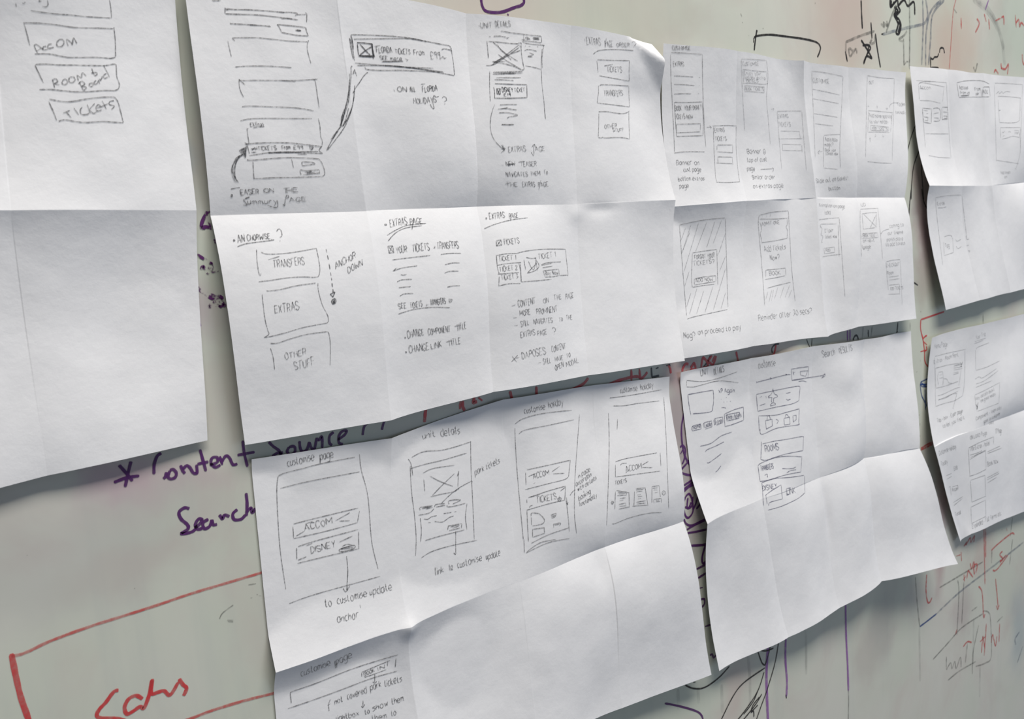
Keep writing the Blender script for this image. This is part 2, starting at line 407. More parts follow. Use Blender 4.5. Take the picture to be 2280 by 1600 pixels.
def build_ink(target, name, mem, m, wmm, lab):
    global NSTROKE
    verts = []; faces = []
    wmm *= .86 if target != 'board' else .92
    for strokes, istext, _ in mem:
        for s in strokes:
            if len(s) == 1: s = s+[(s[0][0]+1.2, s[0][1]+.6)]
            r = [s[0]]
            for a, b in zip(s, s[1:]):
                d = math.hypot(b[0]-a[0], b[1]-a[1]); k = max(1, int(d/(4 if target != 'board' else 6)))
                for i in range(1, k+1): r.append((a[0]+(b[0]-a[0])*i/k, a[1]+(b[1]-a[1])*i/k))
            NSTROKE += 1; runs = [[]]
            for p in r:
                d = ray(*p)
                if target == 'board': t = -CAM.y/d.y; hit = (CAM+d*t, Vector((0,-1,0)))
                else:
                    loc, nor, idx, dist = SHEETS[target][1].ray_cast(CAM, d)
                    if loc is None: hit = None
                    else: hit = (loc, nor if nor.y < 0 else -nor)
                if hit is None:
                    if runs[-1]: runs.append([])
                else: runs[-1].append(hit)
            for run in runs:
                if len(run) < 2: continue
                n = len(run); base = len(verts); ph = random.uniform(0, 99)
                for i, (p, nr) in enumerate(run):
                    tg = run[min(i+1, n-1)][0]-run[max(i-1, 0)][0]
                    if tg.length < 1e-7: tg = Vector((1,0,0))
                    side = nr.cross(tg).normalized()
                    ww = wmm/2000*(1+(.26 if target != 'board' else .09)*math.sin(ph+i*.9)*math.sin(ph*1.7+i*.37))
                    if istext: ww *= .95
                    e = min(i, n-1-i)
                    if e == 0: ww *= .55
                    q = p+nr*(.00022+(NSTROKE % 50)*2e-6)
                    verts += [q+side*ww, q-side*ww]
                for i in range(n-1):
                    k = base+2*i; faces.append((k, k+1, k+3, k+2))
    if not faces: return None
    me = bpy.data.meshes.new(name); me.from_pydata(verts, [], faces); me.update()
    if target == 'board': par = board
    else: par = SHEETS[target][0]
    o = link(name, me, m or PENCIL, par)
    if lab: o['label'] = lab
    return o
k0=(0,0,4.56);k1=(400,0,5.7);k2=(740,0,5.7);k3=(1040,0,5.7);k4=(1440,0,5.7);k5=(1780,0,4.56);k6=(420,240,5.7);k7=(1040,240,5.7)
m0=(1460,80,4.445);m1=(1780,140,5.333);m2=(2000,140,5.333);m3=(470,480,4.21);m4=(820,460,4.0);m5=(1480,440,4.445);m6=(1780,420,4.705);m7=(2040,690,5.926)
n0=(560,960,3.478);n1=(860,920,4);n2=(1120,840,4);n3=(1500,760,4);n4=(2040,900,4.444);n5=(600,1400,5.7);n6=(200,900,3);n7=(0,1200,3.5625)
o0=(1480,1200,2.85);o1=(1860,1100,3.2);o2=(1560,1380,5.7);o3=(1480,700,5.7);o4=(1840,680,5);o5=(900,760,3.4545);o6=(400,300,2.667);o7=(1440,860,4)
# ---- sheet A
D('A','sketched_box',k0,"310,108 400,120 560,140 720,152 900,170 1130,182;1110,0 1122,60 1132,182;160,30 165,70;~480,0 487,45 465,70 430,62;~255,18 245,35 225,30;~400,0 395,12 420,10")
D('A','sketched_box',k0,"240,232 400,235 560,250 760,278 1000,285 1150,290;1155,275 1162,340 1170,430 1172,575;1172,578 1120,592 1000,582 850,582 700,582 620,570 520,550 450,545 350,548;240,225 270,330 302,460",wmm=.7)
D('A','handwritten_word',k0,"385,548 347,468;~347,468 368,450 437,500;372,520 415,490;~470,470 440,475 440,505 485,500;~525,445 490,455 490,490 545,480;~575,430 580,465 620,472 648,440 640,405 605,400 575,430;~690,465 675,400 720,430 735,450 745,385 780,440",wmm=.7)
D('A','sketched_box',k0,"355,660 440,840;360,655 450,650 600,658 760,660 1040,665 1150,650;~1150,650 1175,655 1180,690 1185,780 1210,850 1200,900 1160,920;1160,920 1060,918 880,930 760,930 640,920 520,908 400,908",wmm=.7)
D('A','handwritten_word',k0,"530,800 555,890;~530,820 560,798 585,825 550,850;550,850 605,862;~640,810 630,845 660,860 685,835 670,805 640,810;~705,785 700,825 735,838 762,810 745,780 705,785;~795,820 785,765 825,790 835,740 875,770;~930,695 960,765 985,750 975,735 925,742;805,835 845,915;~795,850 830,825 860,850 835,875 875,885 850,920;~910,845 905,870 935,875 945,845 910,845;~975,815 955,835 965,855 990,840 1000,815 1010,850;~1010,800 1020,815 1040,770;~1080,745 1050,765 1060,795 1095,780;1050,660 1112,782",wmm=.7)
D('A','sketched_box',k0,"500,1005 600,1025 720,1030 900,1000 1060,985 1160,985;~1160,985 1190,1020 1210,1080 1235,1180 1250,1240;1250,1245 1160,1240 1040,1232 880,1242 780,1235 660,1215 595,1230;495,1030 540,1130 575,1220",wmm=.7)
D('A','handwritten_word',k0,"640,1148 710,1120;668,1130 722,1195;750,1095 797,1165;~835,1085 815,1115 825,1160 880,1160 905,1145;885,1060 915,1150;960,1050 905,1110;~905,1110 950,1150 990,1120;~985,1095 1015,1080 1000,1060 975,1085 985,1125 1030,1115;1035,1020 1080,1110;1010,1090 1100,1050;~1155,1020 1115,1030 1110,1060 1160,1075 1130,1112",wmm=.7)
# ---- sheet B, first column
D('B','sketched_screen',k1,"575,95 575,170;580,110 700,120 900,125 1100,138 1300,155 1400,155 1500,170;580,175 700,180 900,185 1100,200 1300,225 1500,252;1465,200 1490,185 1600,183;1595,160 1612,185 1610,280;585,120 612,122 585,128;1260,155 1320,162;1290,237 1380,232 1430,242;640,285 645,310;640,300 800,308 910,315 1050,325 1150,335;890,315 930,312;890,320 925,320;1130,325 1155,340;1235,310 1400,325 1600,348;1600,348 1610,400 1632,455;1240,312 1265,350 1290,405;1290,410 1380,428 1500,448 1630,455;1470,385 1500,380 1540,390 1480,390;1480,385 1535,385;410,0 440,8 520,5",wmm=.8)
D('B','sketched_box',k1,"~700,515 670,490 700,480 860,478 1000,480 1200,500 1400,520 1620,530;610,515 625,590 655,720;~1635,510 1618,570 1625,660 1665,805;~705,848 860,838 1100,838 1300,848 1420,858")
D('B','sketched_box',k1,"750,1005 790,1020 1000,1018 1300,1020 1500,1018 1750,1003;1300,1022 1470,1035;~755,1000 755,1080 775,1160 810,1230;755,1010 830,1075;~1700,1015 1720,1030 1740,1160 1770,1370;~790,1352 900,1345 1200,1355 1500,1370 1700,1405")
D('B','sketched_box',k6,"~655,165 735,145 900,133 1200,133 1565,136;~1645,130 1665,230 1675,360 1695,420 1690,490;740,260 750,350 765,450;~735,262 760,262;T EXTras@785,238,950,228,52;820,252 880,240 960,238")
D('B','sketched_banner',k6,"715,460 900,445 1200,440 1400,455 1600,480 1690,490;710,440 740,470 770,580;~1690,490 1660,520 1660,550 1700,575;770,605 900,585 1000,570 1200,565 1400,568 1700,578;1000,565 1200,558 1400,555 1640,552;1010,575 1200,568 1420,565;1380,588 1500,588;795,565 860,560;800,540 840,500 850,540;790,520 870,520 860,490;T TICKETS@880,537,1115,535,52;T From@1185,527,1290,522,48;T £99@1330,527,1450,525,48;T D@1540,525,1580,525,40;1545,500 1575,520;1545,515 1580,505",wmm=.75)
D('B','sketched_box',k6,"740,658 780,665 900,655 1200,632 1400,632 1650,645;~1650,645 1690,700 1725,800 1720,850 1690,870;1690,870 1400,880 1100,885 820,898;815,680 820,780 828,895;1305,650 1330,760;~1435,685 1445,730 1500,725 1600,710 1560,690 1440,685;1410,790 1425,850;1415,785 1500,795 1655,785;1660,790 1660,825 1450,848;1470,815 1560,805 1500,825 1600,815",wmm=.72)
D('B','sketched_arrow',k6,"~600,945 560,880 545,780 570,700 610,630 680,590;~620,940 580,860 575,760 600,690 640,620 690,590;~635,950 590,870 590,740 620,660 690,585;~590,900 555,800 570,710 650,600;640,540 735,490 720,630 640,540;660,540 725,510 715,600 665,545 720,530 710,590 690,550 720,560;650,540 728,500;665,555 725,545;680,570 722,575;700,590 720,600;670,530 730,515",PENCIL,.7)
D('B','handwritten_note',k6,"535,1030 590,1018 650,1010;645,1045 665,1108;T EASER@665,1105,890,1090,62;T ON@960,1078,1080,1068,50;1200,1020 1280,1015;1230,1020 1235,1078;T HE@1250,1078,1390,1062,58;~540,1100 552,1100 550,1125 538,1128 540,1100;~720,1145 770,1130 700,1165 720,1200 740,1230 690,1232;T ummury@750,1222,1125,1212,62;~1125,1170 1128,1250 1085,1262 1000,1235;~1245,1105 1225,1160 1215,1240 1195,1215;~1230,1110 1260,1110 1265,1135 1235,1150;T AGE@1280,1190,1490,1185,52",wmm=.75)
D('B','sketched_arrow',k2,"~250,840 235,850 235,930 225,1100 200,1300 150,1450 110,1596;~215,930 215,1100 180,1300 130,1500 95,1596;~285,1080 270,1250 240,1400 180,1530 130,1596;~450,915 400,960 340,1050 290,1120 260,1185;~215,1000 205,1200 170,1350 140,1480 100,1596;~280,1150 250,1350 190,1500 140,1596;258,945 282,880 308,965;270,925 300,925",wmm=.8)
D('B','sketched_arrow',k6,"~1985,0 1940,120 1930,220 1870,320 1800,440 1750,540;~2070,0 2030,130 1960,270 1850,420 1760,535;1940,230 1870,310 1805,400;~2030,0 1990,150 1950,240;~1960,50 1945,160 1940,230;1900,290 1820,400",wmm=.8)
D('B','sketched_banner',k2,"235,440 320,440 560,448 800,462 1000,485 1200,525 1400,565 1480,578;~1480,578 1500,600 1515,650;1505,630 1530,760 1550,955;1545,958 1400,930 1200,890 1000,860 800,835 600,825 285,798;235,440 240,500 260,650 280,770;215,480 230,600 265,750;270,495 500,492 800,488 1000,490 1150,515;245,470 270,630;220,485 235,560;1000,492 1200,528;310,830 600,830 900,850 1280,865;~410,850 440,880 600,892 900,892 1200,905 1410,915;700,830 1000,860 1400,910;1385,630 1420,620 1505,635;250,500 262,600;225,500 245,640",wmm=.8)
D('B','sketched_picture_icon',k2,"310,540 400,545 510,560;315,555 330,700;330,712 510,720 535,715;505,560 510,640 520,745;350,560 420,640 480,700;345,700 420,640 500,590;495,570 520,715;500,570 530,715;335,705 500,715;338,700 420,708 535,705;490,565 512,570",PENCIL_DARK,.9)
D('B','handwritten_note',k2,"T FLORIDA@560,668,760,668,72;T TICKETS@800,680,990,688,62;T From@1035,695,1170,698,66;T £99@1245,752,1370,750,90;~1385,740 1400,715 1420,740 1445,730;535,585 610,575;T SEE@608,755,700,758,50;T more@735,760,880,765,46;625,782 760,782 900,777;640,776 890,772;925,745 960,757 938,775",wmm=.75)
D('B','handwritten_note',k2,"775,1135 792,1158;T ON@830,1160,945,1160,62;T ALL@985,1162,1055,1160,62;T FLORIDA@1145,1168,1335,1155,74;1125,1068 1175,1062;T HOLIDAYS@1035,1318,1320,1300,74;~1240,1320 1260,1360 1290,1375 1275,1300 1285,1230;1300,1235 1350,1222;T ?@1400,1325,1450,1325,115",wmm=.78)
# third column
D('B','handwritten_note',k3,"T UNIT@175,358,320,350,70;T DETAILS@360,345,550,335,70;145,318 158,338",wmm=.68)
D('B','sketched_screen',k3,"425,392 560,415 720,435;275,460 300,465;335,460 420,458 490,470;490,470 505,485 530,475;720,435 830,448 940,460;940,460 945,540;700,515 830,528 940,540;715,430 720,520;690,500 730,502;830,480 915,500;840,505 910,480;835,490 915,490;835,475 910,478;835,500 915,505;T Bk@745,500,800,505,35;700,520 730,545 820,560 980,575;975,570 960,640 950,760 955,860;950,620 940,760 940,880;740,835 830,850 940,880;735,590 740,575;780,585 802,585;885,582 900,600;~730,640 760,628 820,632 880,650;~790,670 840,690 770,715 830,720;~940,880 950,1080 975,1300 990,1500;285,905 285,1100 295,1290",wmm=.7)
D('B','sketched_picture_icon',k3,"250,520 258,600 270,740;270,525 400,535 540,550 650,555;~650,545 680,545 690,560;685,565 685,640 700,760 725,880;~720,880 690,885 600,845 480,810 350,790;320,525 400,600 480,680 560,760;380,560 450,650 640,775;240,830 330,820 460,740 660,600;330,800 460,720 660,565;340,790 540,690 670,640;395,690 500,770 680,875;315,780 480,780;655,570 690,600;340,795 400,785;300,825 345,810",wmm=.8)
D('B','sketched_text_lines',k3,"330,915 420,912 710,905;325,940 470,938 620,935;430,930 700,925;340,925 620,922;370,985 680,985;345,1010 440,1012 590,1020;~415,1330 500,1325 630,1325;~390,1385 480,1375 560,1385 630,1395;430,1380 520,1360;~400,1430 520,1430 640,1460 540,1480 505,1500;435,1578 500,1578 595,1580;440,1582 560,1585",wmm=.75)
D('B','sketched_banner',k3,"350,1060 560,1068 755,1075;755,1075 760,1235;350,1245 560,1245 760,1238;335,1105 348,1160 350,1250;375,1120 420,1125 420,1195 380,1190 375,1120;380,1125 410,1190;420,1120 390,1190;T DISNEY@445,1165,585,1165,58;T TICKET@600,1165,735,1160,48;T £19@465,1222,550,1218,38",PENCIL_DARK,.68)
D('B','sketched_arrow',k7,"~330,0 300,120 295,250 320,360 370,440 440,510;350,-40 330,0;430,470 480,520 430,570;450,465 465,560;430,520 485,510;440,480 480,545;440,500 470,540;980,0 985,60 995,140",wmm=.68)
D('B','handwritten_note',k7,"T EXTRAS@525,562,745,552,76;T AGE@865,550,985,545,52;~860,455 845,500 845,605 812,560;~820,500 850,460 870,500;440,725 465,727;T NEW@497,738,610,728,55;500,715 610,708;505,722 600,712;T TEASER@680,742,880,738,58;650,690 720,672;T NAVIGATES@495,870,770,865,54;T THEM@805,862,925,855,54;T To@975,840,1022,835,48;T THE@500,1000,640,997,58;478,968 560,945;T EXTRAS@705,1003,860,1000,60;T PAGE@905,1005,1030,990,56;935,915 908,1042",wmm=.7)
D('B','handwritten_note',k3,"T EXTRAS@1520,560,1695,578,88;T PAGE@1750,590,1850,595,72;1765,480 1750,605;T ORDER@1900,592,2060,595,50;T ?@2095,605,2140,605,85;1487,488 1495,525;~1600,685 1660,645 1780,628 1950,630 2110,640",wmm=.7)
D('B','sketched_box',k3,"1650,758 1850,765 2060,768;2060,768 2055,900 2058,1025;2060,1028 1900,1000 1675,960;1645,770 1655,850 1662,925;T TICKETS@1780,912,1965,915,68;1740,835 1850,815",wmm=.7)
D('B','sketched_box',k3,"~1690,1090 1700,1075 1850,1078 2050,1090;2050,1090 2052,1200 2060,1355;2060,1355 1900,1335 1650,1305;1665,1085 1665,1180 1648,1305;T TRANSFERS@1740,1215,1975,1215,70",wmm=.7)
D('B','sketched_box',k7,"~1665,48 1780,48 1900,68 1980,72 2030,58 2055,40;2050,40 2052,200 2062,395;~2062,395 1990,380 1880,375 1750,382 1720,372 1700,382 1665,375;1670,70 1668,220 1662,370;T OTHER@1745,262,1900,248,50;T STUFF@1850,305,1990,298,46",wmm=.72)
# bottom row of B
D('B','handwritten_note',m3,"T AN@250,258,315,240,72;T CHORWISE@340,235,555,212,48;~245,290 330,262 450,245 590,228;560,222 592,225;~210,222 222,232 212,240 210,222;T ?@625,252,668,248,112",wmm=.75)
D('B','sketched_box',m3,"~468,340 500,355 560,360 700,352 850,330 985,305;~985,305 1000,370 1018,480 1015,540 1000,570 960,577;~960,577 850,573 700,583 560,605 445,618;~425,315 430,420 440,500 450,545 460,560 467,540;535,412 640,380;T TRANSFERS@585,490,875,458,72")
D('B','sketched_box',m3,"~520,700 540,705 650,690 800,655 980,630;~1000,630 1005,700 1040,830 1090,930 1098,985 1085,1005;~1085,1005 1000,1020 850,1050 700,1095 560,1130 495,1140;~495,1140 540,1110 530,1070 505,970 490,850 478,735;T EXTRAS@600,915,825,880,78")
D('B','sketched_box',m3,"~555,1195 620,1193 750,1150 900,1110 1090,1085;~1090,1085 1105,1110 1118,1220 1115,1400;~555,1240 580,1320 595,1440;T OTHER@695,1350,890,1298,58;T STUFF@785,1450,970,1395,72")
D('B','sketched_arrow',m3,"1077,312 1083,345;1090,370 1098,410;1105,450 1113,500;1118,530 1124,560;1127,580 1130,605;1132,630 1137,665;1140,685 1143,720;1115,735 1160,715 1140,760 1115,735;~1150,775 1130,795 1140,825 1165,815 1168,785 1150,775;1140,790 1160,790 1145,805 1160,808 1145,815 1158,795;1140,800 1155,815",PENCIL_DARK,.85)
D('B','handwritten_note',m3,"T ANCHOR@1165,502,1355,395,62;T DOWN@1285,537,1420,462,60",wmm=.72)
D('B','handwritten_note',m4,"T EXTRAS@195,178,345,158,64;T PAGE@375,160,480,148,48;402,100 388,205;~165,255 250,205 350,165 515,148;~175,305 240,235 330,190 478,168;~145,155 160,155 158,165 148,165 145,155",wmm=.75)
D('B','handwritten_note',m4,"172,350 215,348 228,408 185,412 172,350;180,355 225,405;210,350 185,410;T YOUR@250,412,345,400,60;T TICKETS@395,400,545,385,64;T +@568,382,602,378,60;T TRANSFERS@615,375,805,370,60;210,473 380,452 550,433;645,425 720,415 825,414",wmm=.72)
D('B','sketched_text_lines',m4,"~218,573 300,545 435,525;218,573 250,545;682,515 750,500 812,500;288,603 310,608 340,602;~255,668 300,650 388,645;680,590 720,575 803,572;270,720 320,715 375,710;280,795 320,775 400,770;703,715 750,705 815,702",wmm=.75)
D('B','handwritten_note',m4,"T SEE@270,910,340,900,48;T TICKETS@375,902,480,885,50;T +@503,888,532,884,50;T TRANSFERS@555,878,690,865,52;~715,820 745,825 735,850 720,845;715,820 722,860;718,830 738,832;720,840 735,842;~265,955 400,915 560,895 725,898",wmm=.72)
D('B','handwritten_note',m4,"T CHANGE@350,1168,495,1140,60;T COMPONENT@535,1142,735,1108,54;T TITLE@790,1100,872,1080,54;765,1065 820,1050;~322,1160 333,1163 325,1170 322,1160",wmm=.75)
D('B','handwritten_note',m4,"T CHANGE@365,1303,540,1270,62;T LINK@560,1268,655,1245,52;T TITLE@715,1240,825,1215,56;690,1205 750,1190;~330,1288 342,1292 333,1300 330,1288",wmm=.75)
D('B','handwritten_note',m4,"T EXTRAS@1080,112,1215,100,52;T PAGE@1255,105,1335,95,40;1265,65 1268,125;~1032,195 1130,155 1270,118 1418,98;~1042,100 1055,100 1050,112 1042,108",wmm=.72)
D('B','sketched_ticket_panel',m4,"1138,300 1180,295 1190,340 1142,348 1138,300;1145,305 1185,340;1180,298 1145,345;T TICKETS@1205,335,1345,325,50;~1135,435 1230,418 1320,415;~1320,415 1400,395 1550,378 1755,377;~1755,377 1765,480 1778,600 1770,608;1770,608 1700,612;~1140,435 1150,540 1165,595;1150,520 1240,505 1360,495;1150,600 1240,592 1340,585;1165,620 1162,705;~1162,705 1250,685 1355,682;1340,500 1355,570 1360,665;1355,500 1362,670;1360,668 1500,658 1630,645;T TICKET 1@1165,485,1315,470,42;T TICKET 2@1170,575,1328,560,42;T TICKET 3@1185,650,1335,640,42;T TICKET 1@1515,465,1668,445,45;1385,470 1400,560;~1405,450 1450,460 1495,455;1490,455 1505,570;~1425,485 1450,540 1475,555 1495,470;~1415,590 1480,570 1520,530 1500,480;1415,590 1500,500;1540,515 1600,497 1715,490;1540,522 1640,500;1550,542 1640,528;1555,570 1695,555;1695,555 1700,610;1555,570 1572,620;1575,625 1640,622 1695,612;T Buy Now@1575,605,1690,600,32",wmm=.7)
D('B','handwritten_note',m4,"1275,885 1310,872;T CONTENT@1335,892,1490,860,54;T ON@1560,858,1605,850,40;T THE@1655,830,1720,820,42;T PAGE@1758,825,1828,805,48;1288,990 1320,985;T MORE@1350,972,1445,960,48;T PROMINENT@1500,958,1685,932,48;1300,1058 1330,1052;T STILL@1360,1068,1430,1050,50;T NAVIGATES@1475,1045,1640,1028,44;T TO@1700,1022,1730,1015,36;T THE@1765,1008,1815,1000,42;T EXTRAS@1360,1168,1485,1140,50;T PAGE@1510,1150,1590,1130,42;T ?@1640,1140,1668,1135,62",wmm=.68)
D('B','handwritten_note',m4,"1275,1380 1330,1320;1280,1330 1320,1380;1305,1348 1345,1340;T DAPOSES@1370,1352,1580,1310,58;T CONTENT@1635,1292,1760,1262,50;1510,1390 1535,1385;T STILL@1560,1402,1625,1385,46;T HAVE@1665,1378,1735,1360,44;T TO@1765,1345,1800,1335,36;T OPEN@1665,1460,1738,1422,46;T MODAL@1765,1428,1870,1385,46",wmm=.68)
# ---- sheet C
P=.7
D('C','sketched_phone_screen',m0,"T CUSTOMISE@165,140,345,138,40;150,165 300,170 455,182;145,180 150,400 165,700 180,1000 185,1145;460,182 465,500 480,900 495,1095;180,1157 300,1145 485,1145;T EXTRAS@175,300,280,300,46;180,395 280,398 370,405;180,478 280,482 385,490;180,575 260,570 350,572;425,410 440,410;425,490 432,490;415,570 427,572;183,655 300,657 460,652;183,655 195,850 205,990;205,993 320,990 465,985;460,655 470,820 468,985;T BOOK@190,737,258,735,45;T YOUR@285,732,352,730,42;T DISNEY@370,730,455,722,42;T TICKETS@190,818,290,820,46;T NOW@308,815,368,812,36;205,872 320,870 442,865;205,872 208,955;208,957 320,953 440,947;442,868 440,935;505,903 545,900;530,885 550,905 540,915",wmm=P)
D('C','sketched_phone_screen',m0,"560,890 700,885 800,890;570,895 575,1100 590,1390;795,895 795,1100 810,1300 830,1445;600,1445 700,1450 830,1442;590,1390 602,1445;T EXTRAS@585,950,680,950,38;T TICKETS@590,1035,700,1035,40;610,1078 760,1078;605,1085 605,1130;760,1080 760,1150;610,1145 700,1150 762,1155;612,1195 755,1198;612,1195 615,1255;755,1198 762,1275;600,1255 700,1260 755,1262",wmm=P)
D('C','handwritten_note',m0,"T Banner on@205,1272,430,1272,46;T cust page@275,1340,448,1340,42;T bottom extras@225,1430,480,1426,38;T page@235,1502,325,1502,40",wmm=P)
D('C','sketched_phone_screen',m0,"845,228 950,230 1095,243;845,235 850,400 865,700 880,940;1095,245 1110,400 1095,600 1110,800 1133,1068;T CUSTOMISE@860,292,1020,294,34;860,330 980,345 1095,355;860,335 870,465;865,468 980,470 1060,478 1110,470;1095,355 1105,470;T Enjoy your@875,382,1045,384,34;T holiday extra@880,430,1085,430,34;T DEALS@900,462,1015,460,30;878,490 1075,505;878,490 880,545;878,548 980,553 1073,562;1075,505 1070,560;T BOOK TICKETS@890,537,1070,540,30;1140,725 1170,722;1155,710 1168,722 1162,740",PENCIL_SOFT,.75)
D('C','sketched_phone_screen',m0,"1200,745 1330,742 1445,743;1200,745 1215,950 1245,1320;1445,745 1455,900 1490,1330;T EXTRAS@1210,812,1310,810,38;T TICKETS@1215,892,1335,895,38;1235,940 1425,942;1420,945 1430,1015;1225,1017 1450,1015;1250,1070 1445,1075;1250,1070 1255,1135;1250,1132 1445,1135;1445,1078 1448,1150",PENCIL_SOFT,.75)
D('C','handwritten_note',m0,"T Banner @@905,1162,1085,1160,46;T top of cust@905,1245,1100,1238,40;T page@905,1328,980,1330,40;1035,1320 1160,1312;~1150,1300 1165,1315 1155,1345;T Similar order@955,1415,1180,1412,40;T on extras page@965,1505,1260,1497,42",wmm=P)
D('C','sketched_phone_screen',m1,"145,98 300,115 515,160;145,100 150,300 165,600 185,1120;515,165 505,400 490,700 478,1000 485,1240;T CUSTOMISE@160,230,355,245,50;155,310 300,340 475,380;160,425 300,450 465,482;170,600 300,620 450,645;180,720 400,748;290,858 380,852 480,848;285,865 285,1240;288,1245 450,1262;T Add a little@305,922,450,932,38;T magic?@300,988,400,985,38;T Book your@305,1047,435,1048,34;T tickets now@310,1090,455,1092,34;220,1055 270,1050;~240,1035 220,1060 235,1085",PENCIL_SOFT,.8)
D('C','handwritten_note',m1,"T Slide out on ticket!@200,1425,575,1385,52;T button@350,1507,480,1502,44",wmm=P)
D('C','sketched_phone_screen',m1,"805,150 960,175 1125,185;805,150 795,500 785,1120;1125,190 1115,600 1100,1160;805,1170 950,1185 1095,1190;T OUT@825,250,885,248,38;805,515 828,515;815,495 815,525;905,520 932,520;920,500 922,545;1020,540 1048,545;1035,520 1038,562;1028,558 1048,530;815,565 950,575 1105,590;820,570 810,820;815,820 950,820 1070,825;1100,590 1080,825;T Add some sparkle@830,637,1095,660,42;T to your holiday@835,712,1055,716,38;845,740 1060,762;845,740 845,795;845,798 1060,808;1060,765 1058,808;T ADD TICKETS@860,787,1045,797,30;900,840 900,880;890,878 912,865;985,850 995,887;980,877 1005,868;835,880 838,940;830,900 845,890;~1070,535 1075,500 1110,475 1170,475;T fades@1165,507,1250,505,38;T continually@1140,597,1262,606,34",PENCIL_SOFT,.85)
D('C','sketched_phone_screen',m5,"145,270 300,235 450,212 595,200;145,275 160,480 180,750 215,1165;600,205 610,600 625,1080;222,1200 300,1175 620,1105;275,545 400,525 515,510;272,550 265,800 272,885;515,512 525,860;275,885 380,868 490,855;T FORGOT YOUR@295,607,495,585,40;T TICKETS?@285,672,490,645,42;295,800 400,780 505,770;292,802 292,862;295,862 500,828;505,772 507,825;T ADD NOW@305,835,475,820,36",wmm=P)
D('C','pencil_hatching',m5,"205,300 160,420;260,262 165,560;335,245 190,730;415,240 305,530;495,235 415,490;560,225 480,450;600,350 530,560;240,730 195,880;600,580 540,730;600,700 480,1110;600,940 555,1100;258,940 215,1080;318,895 245,1150;385,920 315,1145;475,880 395,1140;250,330 180,520;960,200 970,170;1000,195 1010,165;1040,190 1050,155;1020,930 1000,1000;1060,905 1030,1030;1120,880 1085,1000;1180,875 1140,995;1235,865 1190,985;1255,910 1225,985;1075,910 1055,1020",PENCIL_SOFT,.75)
D('C','sketched_phone_screen',m5,"935,172 1080,140 1220,130;935,172 925,250 945,500 970,800 988,1065;1222,130 1235,350 1255,700 1290,1020;940,210 1090,210 1225,200;~940,240 955,290 955,330 945,350 960,440;957,443 1090,425 1210,400;~1210,210 1212,260 1200,290 1212,320 1210,400;T ADMIT ONE@960,277,1135,257,34;T Add Tickets@985,532,1195,507,52;T Now?@1045,617,1135,607,48;1000,715 1100,705 1195,695;1000,715 998,785;990,808 1100,790 1190,770;1195,697 1198,770;T BOOK@1035,767,1145,755,40;1010,895 1120,865 1245,835",wmm=P)
D('C','handwritten_note',m5,"T Nag?@190,1388,300,1380,52;T on proceed to pay@330,1352,755,1300,50",wmm=P)
D('C','handwritten_note',m5,"T Reminder after 30 secs?@930,1217,1455,1138,54",wmm=P)
D('C','sketched_phone_screen',m6,"T Animation on page@205,187,475,202,36;T load@265,267,322,264,40;200,325 300,312 415,303;225,370 385,368;~225,370 215,390 235,420 225,480 245,500 230,555 240,560;415,310 430,500 475,1130;405,375 415,710;T £1 per@265,457,355,445,34;T ticket now@270,517,390,514,36;255,622 365,610;255,625 262,680;262,680 370,665;365,612 370,660;T ADD@275,657,322,655,28;238,712 330,697 438,685",PENCIL_SOFT,.85)
D('C','sketched_phone_screen',m6,"T UD@645,182,692,184,36;635,215 740,208 825,205;635,220 635,400 650,715;820,210 850,500 870,735;655,262 730,252 810,250;655,262 668,420;668,422 790,408;805,252 800,408;670,265 800,395;800,275 740,410;660,470 815,458;660,470 650,520;650,522 820,510;815,460 825,515;T BOOK TICKET@670,507,810,502,34;T on next@665,557,785,552,32;T page@670,627,745,622,34;~655,590 660,620 680,635",PENCIL_SOFT,.85)
D('C','handwritten_note',m6,"~850,475 880,440 940,420;T coming to@945,407,1090,392,38;T our theme@925,482,1085,467,34;T parks place@915,547,1085,537,36;T to add tickets@905,602,1105,582,34",PENCIL_SOFT,.85)
D('C','sketched_phone_screen',m6,"905,765 970,748 1055,740;905,768 915,900 930,1060;1055,745 1075,1220;T CHECKOUT@910,822,1050,802,36;T Room@920,897,985,890,30;930,925 1040,910;940,955 1045,940;935,1010 1045,998;932,1105 1050,1100;1045,1000 1050,1110;T ADD TICKETS@950,1062,1085,1050,32",PENCIL_SOFT,.85)
# ---- sheet D
D('D','sketched_phone_screen',m2,"210,208 400,220 575,235;~235,265 250,240 310,220 380,225;245,245 300,235 550,285;240,260 250,440;255,445 380,450 500,478;540,290 525,460;T Accom@255,312,385,312,42;255,300 300,305;570,240 600,800 625,1130;360,1098 480,1120 620,1128;320,840 595,842;285,560 320,1000",PENCIL_SOFT,.9)
D('D','sketched_cards',m2,"285,535 395,545;285,540 300,700;395,548 390,715;295,700 390,720;300,560 350,570;330,600 350,600;305,640 350,645 350,685 310,680;~410,540 470,535 500,575 490,680 420,690;420,600 480,590;425,650 475,655 470,685;520,525 580,525 585,580;515,540 520,670 580,665 585,580;530,580 580,585;530,630 575,630 570,660 540,655",wmm=.9)
D('D','sketched_banner',m2,"~695,235 780,215 900,208 1000,215 1080,250;695,240 720,405;720,410 850,405 1080,402;1080,285 1090,400;~1005,300 1020,285 1080,285;980,320 988,400;~1000,310 1000,400;T Add ticket@725,312,830,310,36;T from us@735,367,845,368,32;740,388 845,380;745,392 840,388;T from@905,327,975,322,36;T per@920,380,960,375,30;T Add@1005,362,1060,358,44",wmm=.9)
